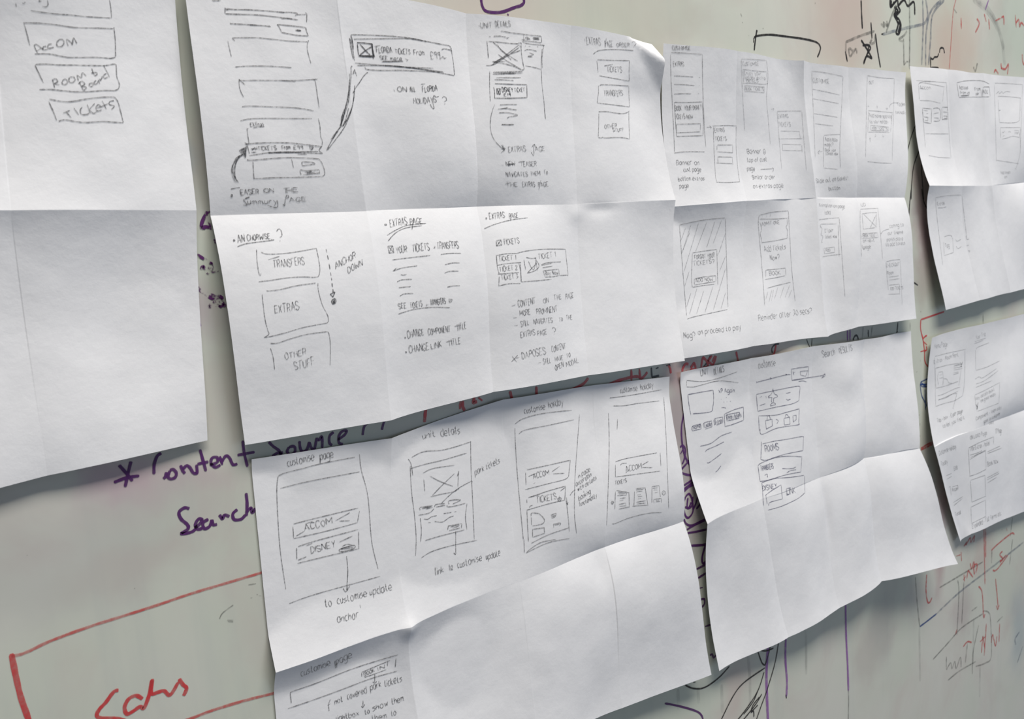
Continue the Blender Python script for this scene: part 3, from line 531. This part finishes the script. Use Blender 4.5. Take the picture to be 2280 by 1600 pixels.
D('D','sketched_phone_screen',m2,"1145,240 1300,245 1475,258;1140,260 1165,1170;1475,260 1450,1000;~1160,370 1190,340 1200,365 1230,340 1245,360 1280,340 1330,345;~1180,395 1300,400 1440,415 1448,430;1448,430 1440,680;~1440,680 1400,705 1300,712 1200,705;1200,705 1185,440;1190,560 1210,560 1195,572;1445,550 1450,565;1210,768 1450,768;1210,770 1215,885;~1230,905 1290,890 1360,870 1435,885;1450,770 1440,880;1235,820 1245,828 1265,808;1305,820 1320,815 1335,822;1375,800 1430,800;1380,820 1425,825;1380,840 1420,840 1430,800;1240,870 1265,860;~1435,830 1450,950 1440,1100 1395,1260;1160,1155 1300,1175 1430,1195;1385,1250 1402,1265",PENCIL_SOFT,.95)
D('D','handwritten_note',m2,"T Add tickets@1215,1317,1330,1312,34;T on@1260,1367,1290,1362,30",PENCIL_SOFT,.9)
D('D','sketched_phone_screen',m6,"1425,92 1560,70 1695,65;1425,95 1440,300 1500,800;1700,70 1750,500;T Extras@1445,177,1520,165,38;~1450,200 1500,198 1540,188;~1515,505 1550,490 1590,492 1605,530;1605,530 1612,665;1612,668 1515,700;1510,560 1515,700;T Tag@1525,612,1570,610,40;~1635,530 1650,550 1690,530;~1640,600 1660,625 1695,605;~1745,490 1755,530 1775,525;1750,595 1775,590;~1765,650 1785,650 1775,665",PENCIL_SOFT,.95)
# ---- sheet G
D('G','sketched_phone_screen',m7,"T Home Page@245,502,410,475,58;245,610 400,570 655,515;240,620 255,1270;~640,530 640,800 630,1000 610,1130;~255,1270 370,1230 500,1195 610,1130;T Extras - Room Rent@235,708,555,605,50;250,768 400,728 560,700;250,770 260,1030;260,1030 400,995 550,940;290,820 345,810;~290,830 280,900 290,980;345,810 355,900 350,990;300,900 350,890;~360,905 400,910 430,960 470,965;300,860 340,850;590,790 560,1000;495,740 600,715;490,765 600,745;495,790 605,770;490,830 560,815;490,850 560,830;500,730 600,700;~280,1130 350,1110 500,1040 580,1015;~285,1190 400,1140 550,1070;~290,1180 380,1160 470,1110 540,1100;535,1100 485,1290;475,1290 492,1300",PENCIL_SOFT,1.0)
D('G','pencil_mark',m7,"575,685 595,720;610,680 590,745;580,740 602,745;785,1240 810,1290;815,1215 800,1310;795,1300 812,1300",PENCIL_DARK,1.3)
D('G','handwritten_note',m7,"T Top + box - £ per page@275,1482,610,1350,48;T to let you find it@350,1557,635,1435,48",PENCIL,.8)
D('G','sketched_phone_screen',m7,"T Your Trip@790,387,915,335,50;770,415 920,370;~760,445 880,400;~790,520 810,490 960,430;780,530 785,790;~785,795 920,755 1100,670;~775,910 830,880 880,890 1060,770;785,975 900,930 1080,800;785,1020 1000,930;770,1120 900,1060 1100,955;770,1125 800,1340;1100,955 1090,1220;810,1335 1090,1225;T Key details about@790,1187,1030,1060,40;T the great holiday@850,1217,1050,1120,38",PENCIL_SOFT,.95)
D('G','handwritten_note',m7,"T Component - then only@790,1452,1120,1300,44;T goes to customer@890,1492,1110,1380,40;T copy@960,1507,1025,1485,40",PENCIL,.8)
D('G','sketched_phone_screen',n4,"T Customise Holiday@225,500,395,432,42;T Today@245,607,310,582,40;T Edit@375,652,410,637,40;295,705 350,680;300,740 350,710;T Accom@355,862,410,845,34;320,820 335,810 345,900;355,815 410,798 415,845;365,970 460,910;370,1000 455,930;T Total@385,1102,440,1080,34",PENCIL,.8)
D('G','sketched_phone_screen',n4,"T ON LOAD Page@535,347,700,297,36;T 77 Page@785,292,845,275,44;515,430 640,370 765,320;515,435 530,710;765,320 765,395;T Title Extras + hotel@530,462,725,397,42;530,500 600,480 650,455;535,525 690,450;700,470 830,410;705,485 845,430;530,545 600,500 685,460;685,460 690,635;525,710 600,685 690,640;T Book Now@705,612,810,575,42;700,725 815,665;700,745 820,680;705,775 795,720;535,750 680,700;535,755 550,965;550,965 690,905;680,700 685,900;540,1015 685,945;540,1015 545,1175;685,945 688,1105;545,1178 690,1105",PENCIL,.8)
D('G','handwritten_note',n4,"T Expanded - Full Terms etc@555,1227,840,1092,42",PENCIL,.85)
# ---- sheet E
D('E','handwritten_note',n0,"T customise@280,272,485,222,56;T page@530,217,632,193,56;537,190 528,245",wmm=.7)
D('E','sketched_phone_screen',n0,"~205,345 260,320 400,285;400,285 540,248 800,198;~205,345 195,450 205,700 225,950 265,1220;~835,175 850,300 900,500 930,850 980,1065;222,440 400,395 600,355 835,312;290,1332 400,1290 560,1240 780,1180 995,1120",wmm=.7)
D('E','sketched_box',n0,"325,715 500,670 825,592;320,735 325,825;325,828 560,775 820,705;835,615 820,700;415,715 470,695;345,808 410,770;650,690 760,628;680,693 760,690;T ACCOM@410,768,625,712,48",wmm=.75)
D('E','sketched_box',n0,"360,890 500,845 825,758;348,900 350,990;355,1020 560,970 835,905;828,775 830,905;360,995 425,968;420,885 470,865;680,855 780,808;T DISNEY@460,942,650,893,48;~680,910 790,880 790,905 690,930 680,910;~700,890 740,872 780,880;685,915 790,895;690,905 780,885;735,965 745,1080 735,1230;~710,1215 730,1240 760,1195;745,1195 738,1235",wmm=.8)
D('E','handwritten_note',n0,"T to@570,1357,620,1347,56;T customise update@665,1337,1085,1222,54;T anchor@665,1477,830,1440,56;838,1340 845,1365",wmm=.75)
D('E','handwritten_note',n1,"T unit@325,227,435,200,56;T details@485,202,655,178,62",wmm=.7)
D('E','sketched_phone_screen',n1,"~225,390 330,340 480,328 600,300 755,250;750,245 755,500 770,800 783,1120;~195,405 220,450 235,550;~212,465 225,700 250,900 265,1100 260,1265;212,490 350,450 500,415 715,352;~328,528 420,488 605,460;~310,1285 400,1230 560,1180 805,1128",wmm=.75)
D('E','sketched_picture_icon',n1,"333,580 342,690;385,555 480,605 595,648;605,535 500,635 410,728;645,510 640,580 637,650;~395,740 500,715 600,695 650,665;630,560 645,515",wmm=.78)
D('E','sketched_tab_panel',n1,"~300,860 305,835 410,820;315,850 405,825;350,850 410,835;320,840 400,828;~430,830 440,810 520,800;440,832 525,815;~558,805 560,775 660,768 590,805;~285,905 380,885 425,845;~540,815 550,830 620,820 705,798;718,800 705,920 718,1035;302,930 312,1040 305,1140;345,1130 480,1090 695,1035;545,1035 552,1000 670,978;672,980 668,1020;560,1042 655,1018;570,1015 600,1000;590,1020 640,1000;620,1015 655,995;575,1005 650,990;~335,940 370,940 400,920 450,908;~510,890 550,885 580,878;605,875 625,872;~375,970 395,970;~430,960 500,965 560,925 600,912;618,1045 618,1240;~600,1240 615,1255 620,1240;602,1248 618,1250",wmm=.78)
D('E','handwritten_note',n1,"~760,600 650,660 560,730 485,805;755,595 768,610;T park tickets@790,545,1010,440,52",wmm=.72)
D('E','handwritten_note',n1,"T link@440,1440,510,1412,62;T to@560,1397,592,1387,52;T customise@635,1377,850,1305,54;T update@890,1302,1015,1262,54",wmm=.75)
D('E','sketched_phone_screen',n2,"T customise@190,322,375,277,48;T holiday@405,268,535,240,50;~108,410 180,365 350,320 610,290;~140,500 200,465 400,425 630,375;~105,450 110,600 130,900 180,1440;680,330 660,600 640,900 635,1200 655,1390;~250,1475 400,1400 590,1335;~205,1560 400,1470 590,1432;~210,1550 330,1470 470,1440;185,1440 190,1560",wmm=.75)
D('E','sketched_box',n2,"215,820 400,780 598,735;598,735 582,885;~580,885 540,910 400,945 195,998;200,845 205,955;225,880 300,850;272,945 285,935;435,838 503,790;445,857 545,852;T ACCOM@270,900,410,865,46",wmm=.78)
D('E','sketched_box',n2,"225,1068 400,1010 558,965;555,968 550,1090;550,1090 400,1125 210,1180;210,1085 213,1118;~235,1160 240,1145 265,1135;240,1065 330,1040;510,1010 555,975;T TICKETS@300,1115,475,1080,52;~485,1075 515,1070 510,1100 490,1095 485,1075;500,1050 500,1090;490,1080 512,1095;490,1090 510,1078;212,1185 225,1460;~250,1230 255,1205 320,1210;~320,1210 360,1250 368,1280 340,1305 260,1320;250,1240 255,1310;262,1350 370,1335;262,1350 262,1420;265,1420 370,1385;365,1335 370,1385;~425,1225 470,1208 460,1240 430,1250;430,1230 465,1225;430,1238 462,1232;~445,1305 510,1295 500,1320;450,1300 450,1335;460,1312 500,1308;560,1090 575,1200 590,1370;~565,1065 570,1130 580,1110;570,1110 578,1130",wmm=.8)
D('E','handwritten_note',n2,"~595,1050 620,1015 645,1000;T in page@670,897,775,830,40;T accordion@650,967,785,880,38;T with details@665,1012,830,908,38;T +@705,1030,725,1022,34;T booking@675,1092,780,1030,38;T functionality@680,1152,835,1062,38",wmm=.72)
D('E','sketched_phone_screen',n2,"T customise@1045,137,1195,112,46;T holiday@1225,112,1340,82,48;950,182 1150,155 1410,108;~978,252 1080,250 1200,230 1390,208;~938,315 945,600 935,1000 922,1315;1430,175 1450,500 1475,1165;1018,370 1015,465;~970,1300 1000,1298 1120,1250 1280,1210 1410,1200",wmm=.78)
D('E','sketched_box',n2,"~1000,750 1100,720 1370,670;1000,775 1000,885;1000,885 1400,832;1398,670 1405,790;~1045,780 1060,765 1100,762;1235,780 1295,745;1240,800 1330,802;T ACCOM@1095,840,1235,805,46;1090,850 1120,820",wmm=.78)
D('E','sketched_cards',n2,"T TICKETS@1000,955,1100,930,32;1010,1005 1120,1025;1000,1010 995,1170;1120,1020 1125,1155;~1030,1170 1125,1150;1020,1025 1100,1015;1015,1050 1095,1045;1095,1015 1100,1050;1030,1035 1090,1030;1040,1075 1090,1070;1035,1095 1070,1090;1030,1130 1090,1115;1035,1145 1095,1140;1090,1115 1095,1145;1165,1140 1170,1010;1180,990 1265,980;1265,980 1290,1140;1150,1145 1285,1135;1185,1000 1250,995;1190,1000 1190,1030;1195,1015 1240,1010;1195,1045 1225,1040;1200,1060 1240,1055;1200,1080 1230,1075;1185,1110 1270,1095;1190,1125 1270,1115;1325,970 1390,962;1325,970 1325,1115;1390,965 1400,1060;1330,985 1380,980;1340,1000 1375,1000;1350,1025 1380,1020;1340,1085 1410,1075;1340,1090 1345,1115;1410,1080 1410,1115;1360,1095 1390,1090;1360,1105 1400,1100;~1430,1005 1415,1025 1430,1045 1448,1025 1430,1005;1425,1020 1438,1030;~970,1100 962,1115 975,1125 985,1110 970,1100;968,1108 980,1118",wmm=.8)
D('E','handwritten_note',n5,"T customise@400,597,770,455,76;T page@835,455,1045,352,78;850,390 852,490",wmm=.75)
D('E','sketched_banner',n5,"~270,805 300,785 600,680 1000,520 1300,420 1630,322;~262,810 275,935;~232,1005 500,915 900,770 1300,620 1620,530;1605,370 1595,485;1170,545 1170,600;~1170,545 1300,490 1530,395;1500,395 1495,470;~1205,610 1350,560 1485,510;T BOOK@1200,592,1335,537,48;T IN@1380,527,1460,488,42;1335,560 1335,680;~1310,665 1335,682 1360,660",wmm=.8)
D('E','handwritten_note',n5,"~770,890 750,950 755,1035;735,965 770,945;T not@830,947,930,912,68;T covered@990,887,1230,802,76;T park@1280,772,1415,725,80;T tickets@1460,727,1680,660,82;1185,900 1185,990;~1165,975 1185,990 1210,950;T to@1210,1082,1268,1062,66;T show@1310,1037,1500,965,66;T them@1550,950,1705,908,76;T lightbox@850,1162,1135,1090,64;T them@1300,1162,1490,1128,64;T to@1545,1102,1605,1085,66",wmm=.8)
# ---- sheet F (blue-black pen)
D('F','sketched_screen',n3,"T UNIT@240,302,312,288,52;T DETAILS@360,292,450,268,54;~115,345 260,355 400,325 565,268;115,345 112,400;~115,403 180,403 250,385 400,350 575,365",PENCIL,.75)
D('F','sketched_picture_icon',n3,"125,472 230,452 348,432;~350,432 355,500 348,580 325,625 170,642;125,475 135,560 152,652",BLUEPEN,.85)
D('F','handwritten_note',n3,"T xP Again@400,457,540,450,38;465,497 470,497;420,512 425,512;440,537 450,537;470,535 475,535;500,530 508,532;425,588 445,586 465,592",BLUEPEN,.75)
D('F','sketched_tabs',n3,"~165,795 165,755 240,732;165,795 245,775;240,732 245,775;~270,765 268,725 338,705;280,778 340,758;338,705 340,757;~365,745 362,690 435,670;380,742 438,720;435,670 438,718;~450,645 540,605 620,582;450,645 455,755;~455,755 520,738 620,700;620,582 622,700;~465,665 475,650 585,628;468,665 472,705;475,705 585,680;585,628 590,650;T Home@172,782,240,762,34;T Locate@278,764,335,747,34;T Extras@370,734,430,717,34;T Disney tickets@475,692,602,668,38",BLUEPEN,.8)
D('F','sketched_text_lines',n3,"~235,930 330,905 420,840 515,805;~280,980 300,960 370,930 445,892;~295,1075 310,1078 360,1045 425,995;~372,1160 390,1145 420,1105",BLUEPEN,.8)
D('F','handwritten_note',n3,"T customise@755,237,905,213,58",PENCIL,.75)
D('F','handwritten_note',n3,"T Search@1325,142,1435,112,56;T RESULTS@1475,108,1590,80,54",PENCIL,.8)
D('F','sketched_stepper',n3,"735,362 860,330 1000,295 1040,292;735,355 742,368;~855,322 868,325 862,336;~995,288 1005,292 998,302;1045,245 1120,232 1200,222;1045,245 1052,342;~1052,342 1150,328 1300,305;1052,346 1150,332;1200,222 1195,318;1125,265 1195,258;1125,265 1130,298;1130,298 1175,308;1175,308 1190,262;1060,260 1070,300;1060,280 1080,270;~1300,305 1325,300 1345,285;~1345,285 1345,305 1315,325;1340,290 1320,320;1345,290 1330,312;~1110,355 1150,350 1180,358",BLUEPEN,.85)
D('F','sketched_plane_box',n3,"~735,470 850,445 1080,400 1125,400;735,475 748,620;~750,620 900,585 1050,555 1115,525;1125,400 1115,525;882,420 870,465 840,490 845,500 875,495 870,530 880,545 860,560 862,572 905,562 905,550 890,545 888,505 925,490 920,478 895,465 882,420;765,500 785,485;765,570 815,552;820,485 825,505;1000,460 1040,452;~1000,510 1015,520 1040,512",BLUEPEN,.8)
D('F','sketched_luggage_box',n3,"~755,660 900,655 1000,630 1118,598;755,665 762,795;~768,775 785,825 920,770 1100,742 1118,730;1118,600 1112,735;815,705 875,690 878,750 825,778 815,705;~830,700 835,665 850,660 862,695;980,685 1030,670 1035,735 985,742 980,685;~990,680 998,650 1015,655 1022,675;1060,660 1090,655 1090,695 1065,715 1060,660;~910,690 930,705 918,730",BLUEPEN,.78)
D('F','sketched_box',n3,"780,890 775,1050;~790,910 900,885 1000,870 1140,845 1155,855;1155,855 1150,970;~775,1050 820,1055 900,1030 1000,1000 1150,970;T ROOMS@815,982,935,965,56",BLUEPEN,.8)
D('F','sketched_box',n3,"~750,1105 780,1080 900,1035 1010,1020 1138,1025;1140,1020 1132,1160;750,1110 768,1245;~768,1245 830,1235 900,1215 1000,1185 1132,1160;~965,1130 1050,1130 1088,1115;~1005,1168 1040,1148 1088,1140;~810,1190 830,1180 835,1210;T TRANSFERS@775,1152,890,1130,46",BLUEPEN,.8)
D('F','sketched_box',n3,"~785,1255 900,1220 1040,1208 1160,1190;1165,1195 1168,1340;~1168,1345 1100,1400 960,1465 838,1500;785,1255 800,1460;~815,1370 860,1335 955,1275;955,1275 968,1400;~968,1400 860,1430 845,1460;820,1372 832,1445;T DISNEY@795,1332,920,1300,46;T LINK@1005,1365,1085,1345,52;1000,1310 1040,1300;1005,1310 1010,1360 1040,1355",BLUEPEN,.82)
# ---------------------------------------------------------------- marker writing on the board
M=MK
D('board','marker_writing',n6,"~195,405 240,455 285,510;~275,380 260,440 235,550;~160,520 240,490 330,475;~478,325 450,345 430,400 428,465;~490,495 505,480 510,450;~535,440 522,480 540,496 570,485 577,455 555,432 535,440;~605,405 620,440 635,460;~620,432 645,408 668,420 690,455 715,455 712,400;~735,300 755,370 775,445;718,398 760,388 792,382;~800,402 850,385 848,352 815,358 810,395 840,418 872,402;~868,345 885,402;~880,385 905,345 930,352 955,400 985,395;~1020,240 1030,320 1052,415;~985,338 1040,328 1100,318",M['purple'],2.1,'purple marker words CONTENT after a star')
D('board','marker_writing',n6,"~1195,250 1225,280 1265,310 1272,340 1245,358 1220,350 1250,325 1290,322;~1330,285 1318,315 1340,336 1370,315 1365,280 1330,285;~1400,245 1405,290 1420,315 1450,300 1465,250;~1465,250 1480,290 1500,295 1515,222;~1515,225 1530,238 1550,215 1552,290;~1628,185 1602,210 1600,255 1618,272;~1655,235 1700,205 1714,175 1682,182 1662,215 1664,255 1690,265;~1860,115 1832,150 1822,205;~1975,95 1960,130 1950,170",M['purple'],2.1,'purple marker word SOURCE half hidden by the sheets')
D('board','marker_writing',n6,"~665,695 630,690 595,720 610,765 650,800 655,830 610,862 680,850 710,825;~700,825 735,795 748,768 725,765 705,800 720,832 752,825;~792,765 755,790 765,828 800,812 815,768;~815,768 825,802 850,798;~865,735 885,762 900,737 932,748;~985,700 955,730 965,768 1010,765 1040,735;~1043,590 1050,660 1045,745;~1045,720 1075,690 1085,722 1105,690",M['purple'],2.3,'purple marker word SEARCH')
D('board','marker_writing',n7,"~940,1195 900,1210 840,1290 785,1350 768,1395 800,1418 880,1418 950,1425 1000,1440;~1130,1265 1080,1238 1020,1265 988,1330 1005,1382 1050,1365 1110,1325 1140,1338 1180,1240 1205,1110;~1208,1105 1200,1220 1250,1212 1300,1200 1350,1232 1415,1130;~1420,1105 1450,1150 1480,1180 1455,1240",M['red'],2.6,'red marker word at the bottom left')
D('board','marker_line',n7,"~90,905 125,1080 165,1250 225,1425 260,1560",M['red'],3.4)
D('board','marker_line',n7,"~90,925 150,915 220,890 400,805 700,695 1000,600 1250,520 1500,435 1800,345 2070,265 2120,250",M['pale_red'],2.0,'pale red marker line')
D('board','marker_line',n7,"~1400,1455 1500,1425 1700,1350 1950,1275 2190,1215 2260,1195",M['pale_red'],2.2,'pale red marker line')
D('board','marker_marks',n7,"~1740,630 1760,590 1800,555 1850,520;1800,640 1850,640;1810,655 1850,655;1805,648 1850,650;1985,465 2000,462;1970,360 2030,350;2035,435 2045,438;2055,445 2072,448;1065,390 1072,386;212,125 218,128",M['grey'],.9)
D('board','marker_writing',o5,"165,520 160,570 155,620;432,460 428,520;~450,455 450,500 465,530;~540,430 530,470 560,460;~570,430 600,455;812,380 825,430 840,492;~1015,345 1020,440 1030,455;~1045,435 1100,430 1250,385 1370,330 1415,280;~1525,355 1620,310 1740,275 1800,268;~1800,268 1830,280 1870,235;1745,215 1748,300;1808,210 1815,290;~2030,175 2045,210 2050,245",M['red'],3.0,'row of red marker strokes under the widest sheet')
D('board','marker_writing',o5,"~1900,200 1905,265 1920,270 1960,262;~1935,208 1955,200;2015,185 2045,175;2040,175 2045,190",M['black'],2.2)
D('board','marker_writing',o3,"~300,630 260,630 225,690 225,720;270,710 272,718;~330,680 370,620 390,690 340,710 325,690;~335,690 380,690;480,540 460,680;~480,540 530,590 540,660 460,680;600,520 545,590 620,650;640,520 600,600;655,525 610,650;560,570 540,660;905,470 918,530 932,600;~1410,380 1400,450 1380,510;1355,512 1400,510",M['red'],3.2,'red marker letters between two sheets')
D('board','marker_writing',o3,"~580,520 540,600 480,680;~1450,372 1400,380 1360,430 1365,490",M['black'],2.0)
D('board','marker_line',o3,"1800,315 1820,370 1845,425;1870,305 1860,420",M['black'],1.3)
D('board','marker_line',o4,"235,270 235,390;262,265 262,390",M['pale_purple'],3.5)
D('board','marker_writing',o4,"~295,385 315,340 340,335 355,378;465,270 467,350;462,300 468,350;795,185 785,300;775,300 795,290",M['black'],2.6)
D('board','marker_line',o4,"408,240 400,365;510,225 495,350;930,190 932,270",M['grey'],2.2)
D('board','marker_line',o4,"~1310,68 1200,105 1050,155;~1050,155 1048,260 1075,380 1090,500 1095,620 1130,680;~1070,380 1090,350 1120,330;1075,395 1118,435;~1090,505 1115,490 1110,450;1045,512 1090,500",M['red'],2.6,'red marker bracket beside the lower right sheets')
D('board','marker_line',o4,"1050,850 1100,825 1160,800;~1050,850 1045,900 1060,1000 1095,1080 1100,1160;1055,870 1165,925;~1160,930 1130,1060 1100,1140;1050,880 1160,870;1055,900 1160,905;1055,860 1100,880;1048,870 1060,900;~1095,930 1098,1020 1102,1110",M['blue'],2.2,'blue marker triangle partly under the lower right sheet')
D('board','marker_marks',o4,"1015,1225 1035,1215;~1048,60 1050,75;~1000,740 1010,735;1043,600 1045,625;1040,1310 1042,1340;1040,1440 1042,1460",M['grey'],2.0)
D('board','marker_line',o4,"1050,1590 1120,1545 1210,1510;1045,1610 1200,1530",M['pale_red'],3.0)
D('board','worn_writing',o6,"~182,448 165,455 150,480 132,520 128,555 150,545 190,552;~190,545 175,515 165,500;~135,545 150,560;~160,450 185,455",M['broken_purple'],2.4,'flaking purple marker letters in the narrow gap')
D('board','worn_writing',o6,"~125,800 138,780 150,800 170,818 180,770 188,765 190,800 185,812 230,803;~100,710 150,740 185,765;~200,985 225,1010 245,975 240,1018 262,1000 266,1022;~205,1000 265,990;~210,1015 265,1005;~100,900 150,940 250,960;~150,945 200,975 260,965;~170,1010 180,1020 185,1000;~205,620 212,645",M['broken_purple'],2.2)
D('board','marker_line',o6,"~105,1040 108,1080 118,1140",M['pale_purple'],2.6)
D('board','marker_scribble',o7,"~335,215 310,350 312,480 330,600;~295,540 320,525 342,560 335,640 315,690;~300,600 320,560;305,740 350,690 400,630;~330,600 370,680 415,725;~300,765 360,785 430,790;315,890 430,815;320,920 440,830;325,940 380,890 450,870;~345,980 325,1050 340,1140 370,1168 410,1110 400,1000 375,955 345,980;~365,990 360,1080 400,1060 410,980;~410,1100 440,1030 455,980 475,1040 440,1090;~340,1070 370,1080 395,1030;~330,1180 350,1220 400,1235 520,1180;355,1275 430,1230 520,1190;360,1305 450,1290 540,1270;385,1417 460,1415 545,1400;~540,1380 510,1440 490,1530 500,1575 535,1540",M['purple'],2.5,'dark purple scribble in the gap between the two lower sheets')
D('board','marker_scribble',o0,"165,38 270,35;~265,30 240,100 240,150 268,150;195,192 268,155;203,250 268,210;~218,310 240,305;~228,380 250,380 250,410 235,430;255,552 300,540;~285,735 300,730 310,750 325,735;275,390 290,385",M['purple'],2.5)
D('board','marker_line',o0,"~1147,405 1150,600 1160,800 1165,960",MK['purple' if 0 else 'pale_purple'],4.2,'long vertical purple marker line')
D('board','marker_line',o0,"1165,955 1166,1050 1163,1180",M['grey'],2.2)
D('board','marker_line',o0,"~768,630 765,760 775,900 771,1000",M['pale_purple'],4.0)
D('board','marker_line',o0,"768,985 772,1008",M['black'],3.0)
D('board','marker_line',o0,"~655,675 645,850 648,1000 655,1160",M['pale_purple'],5.0)
D('board','marker_drawing',o0,"~130,925 180,945 250,940 340,880 410,805;~590,710 615,780 635,800;~635,800 660,720 670,670;~635,815 500,910 430,1000 350,1160;~630,840 590,960 520,1070 450,1160;~722,650 700,780 650,950 610,1060 575,1160;~615,980 580,1040 510,1130 480,1160;~600,1000 560,1050 550,1090 590,1050;~545,1100 562,1090 565,1125;~600,700 640,708 690,690;~180,905 195,905;~590,960 560,1030 500,1110",M['black'],1.9,'dark looping marker drawing below the aeroplane sheet')
D('board','marker_line',o0,"~0,1040 100,1060 200,1090 235,1120 245,1160",M['purple'],2.4)
D('board','wiped_drips',o0,"525,700 540,900 540,1060;895,540 897,860;83,950 88,1080;210,940 215,1040;1615,560 1620,900;2000,800 1998,1000;360,920 365,1100;1960,500 1955,800",M['haze_grey'],5.0)
D('board','marker_line',o1,"~650,570 645,680 655,760 670,770 688,735",M['pale_red'],3.0)
D('board','worn_writing',o1,"~570,590 580,750 600,940;~740,665 850,600 1050,480;~695,1175 800,1060 900,950 1050,850;~870,610 880,700 865,1000;915,620 900,920;1020,930 980,1130 975,1280;~1050,830 1090,840 1105,900 1110,1150 1070,1200 1000,1225;~800,1325 880,1260 1000,1190;790,1155 790,1240;~790,1250 820,1200 830,1240 850,1190 860,1240 890,1160 895,1230;1245,300 1262,160;1115,400 1112,490;~925,1200 940,1060;1240,500 1262,320;~970,830 1010,800;1150,910 1190,870",M['grey'],2.6,'worn grey lines at the lower right')
D('board','marker_line',o1,"~600,942 650,905 720,850",M['blue'],2.8)
D('board','worn_writing',o1,"~720,850 880,700 1100,530 1340,340;~1310,980 1280,1030 1285,1070;~1335,1080 1295,1200",M['blue_grey'],3.4)
D('board','marker_writing',o1,"~1020,655 1045,700 1055,870 1065,850;1140,600 1150,700 1160,815;1145,790 1155,820 1168,788;~910,610 930,580;920,620 915,570;935,600 945,540 980,590;~960,490 970,530 985,480 990,520;~990,570 985,510 1010,500 1000,560;~1110,400 1150,360 1250,280 1275,285;~1190,405 1170,430 1195,460 1170,475;~1120,540 1150,535 1230,430;~860,440 890,430;895,410 898,475;~915,370 935,340 930,360 960,310 965,340 990,295 985,340;1058,240 1065,640;1070,245 1070,450;~910,1085 940,1050 970,1055;1040,1130 1050,1010 1065,1100;~1030,1050 1070,1010;1075,920 1060,1150;~1110,1060 1120,1000 1140,1080 1150,1010;1170,920 1165,1050;1185,250 1187,254;1218,238 1222,260;~865,960 855,1000;1170,490 1215,430",M['pale_red'],3.0,'small red marker notes at the lower right')
D('board','marker_line',k4,"~1360,480 1400,455 1560,440 1750,460 2000,495 2150,535 2200,590 2195,650 2165,725;1398,380 1380,480 1362,640;1355,480 1355,540",M['black'],2.3,'black marker box corner above the top row')
D('board','marker_marks',k4,"1470,360 1480,362;1210,290 1215,280;1290,450 1295,455;2135,30 2137,50;~1190,170 1205,210",M['grey'],2.0)
D('board','marker_line',k3,"~178,-30 180,20 195,85 230,135 320,158 450,150 600,95 680,70 720,30 715,-30",M['purple'],2.6,'purple marker loop at the top edge')
D('board','marker_marks',k2,"815,0 870,18;925,25 950,5;2220,175 2235,195",M['purple'],2.6)
D('board','marker_drawing',k5,"625,0 630,150 638,290;725,225 735,390;~770,340 790,500 822,685;~625,405 660,460 720,560 735,600;~700,450 720,490 690,540 650,650;~640,460 700,460 690,520;~650,640 680,570 730,590;465,520 485,625",M['black'],2.8,'black marker scribbles at the upper right')
D('board','marker_drawing',k5,"~920,-20 925,70 990,0 1000,60 1020,110 980,160 1010,200 1030,260 1010,340 980,330 1000,240 960,150 1000,110 960,70;~930,0 935,60 960,20;~1000,60 1060,0 1100,60 1160,20 1170,150;~985,60 970,140 1000,200;~990,220 1020,250 1000,330",M['black'],3.2)
D('board','worn_writing',k5,"465,430 600,370 760,315;~470,430 468,540;T Dn@505,572,580,548,75;~735,400 715,440 760,430 770,350;~825,240 860,270 850,230 890,260 885,210;~880,330 920,200 980,50;~1090,315 1060,360 1010,400 1050,420;1055,390 1060,660;1115,-10 1118,350 1115,700;~1060,660 1090,620;~1565,90 1595,130;~1765,680 1785,720 1805,640",M['grey'],3.4,'worn grey marker drawing at the upper right')
D('board','marker_writing',k5,"~830,345 850,345;~835,350 845,340;~1095,620 1100,630;~1330,575 1330,690;~1330,590 1355,600 1370,580 1400,575 1412,540;~1420,535 1430,490 1460,490 1472,540;~1335,685 1390,685 1412,692",M['black'],2.4)
D('board','worn_writing',k5,"~840,350 980,310 1120,275 1250,245 1290,200 1300,120 1280,-10;~1250,0 1255,250 1240,660;~1440,0 1330,120 1285,350 1280,670;~1470,0 1350,150 1330,400 1310,660;~1250,240 1255,270;1340,190 1340,240",M['blue_grey'],4.0)
D('board','marker_line',k5,"1590,-10 1560,120 1540,400 1520,700",M['pale_red'],1.6)
D('board','worn_writing',k5,"~1760,-10 1890,100 1980,230 2050,400 2085,660;~1790,-10 1920,100 2020,280 2075,500",M['haze_grey'],9)
D('board','marker_writing',k5,"1640,180 1642,295;1875,140 1895,220;1920,190 1930,300;~1990,210 2040,185;~2050,180 2072,170 2075,255;~2190,150 2200,280;~2200,230 2225,200 2235,270 2250,230 2280,260;~2045,690 2090,700 2120,650 2110,755;~2045,640 2050,700;~1975,740 1990,710 2020,750;~1800,190 1825,240 1785,330;~2260,550 2265,620 2280,660",M['pale_red'],3.2,'red marker arrow and letters at the upper right')
D('board','marker_line',k5,"1920,0 1885,100",M['pale_purple'],3.0)
D('board','marker_line',m1,"~1410,660 1330,860 1280,1050 1255,1200;~1445,990 1360,1200 1330,1450 1325,1620;~1447,990 1450,1300 1475,1620",M['black'],2.0,'thin dark lines in the gap at the right')
D('board','marker_line',m6,"~1280,0 1300,130 1350,230 1410,268;~1170,0 1150,200 1140,400;1190,975 1240,1010",M['black'],2.2)
D('board','marker_line',m7,"880,50 882,180",M['grey'],3)
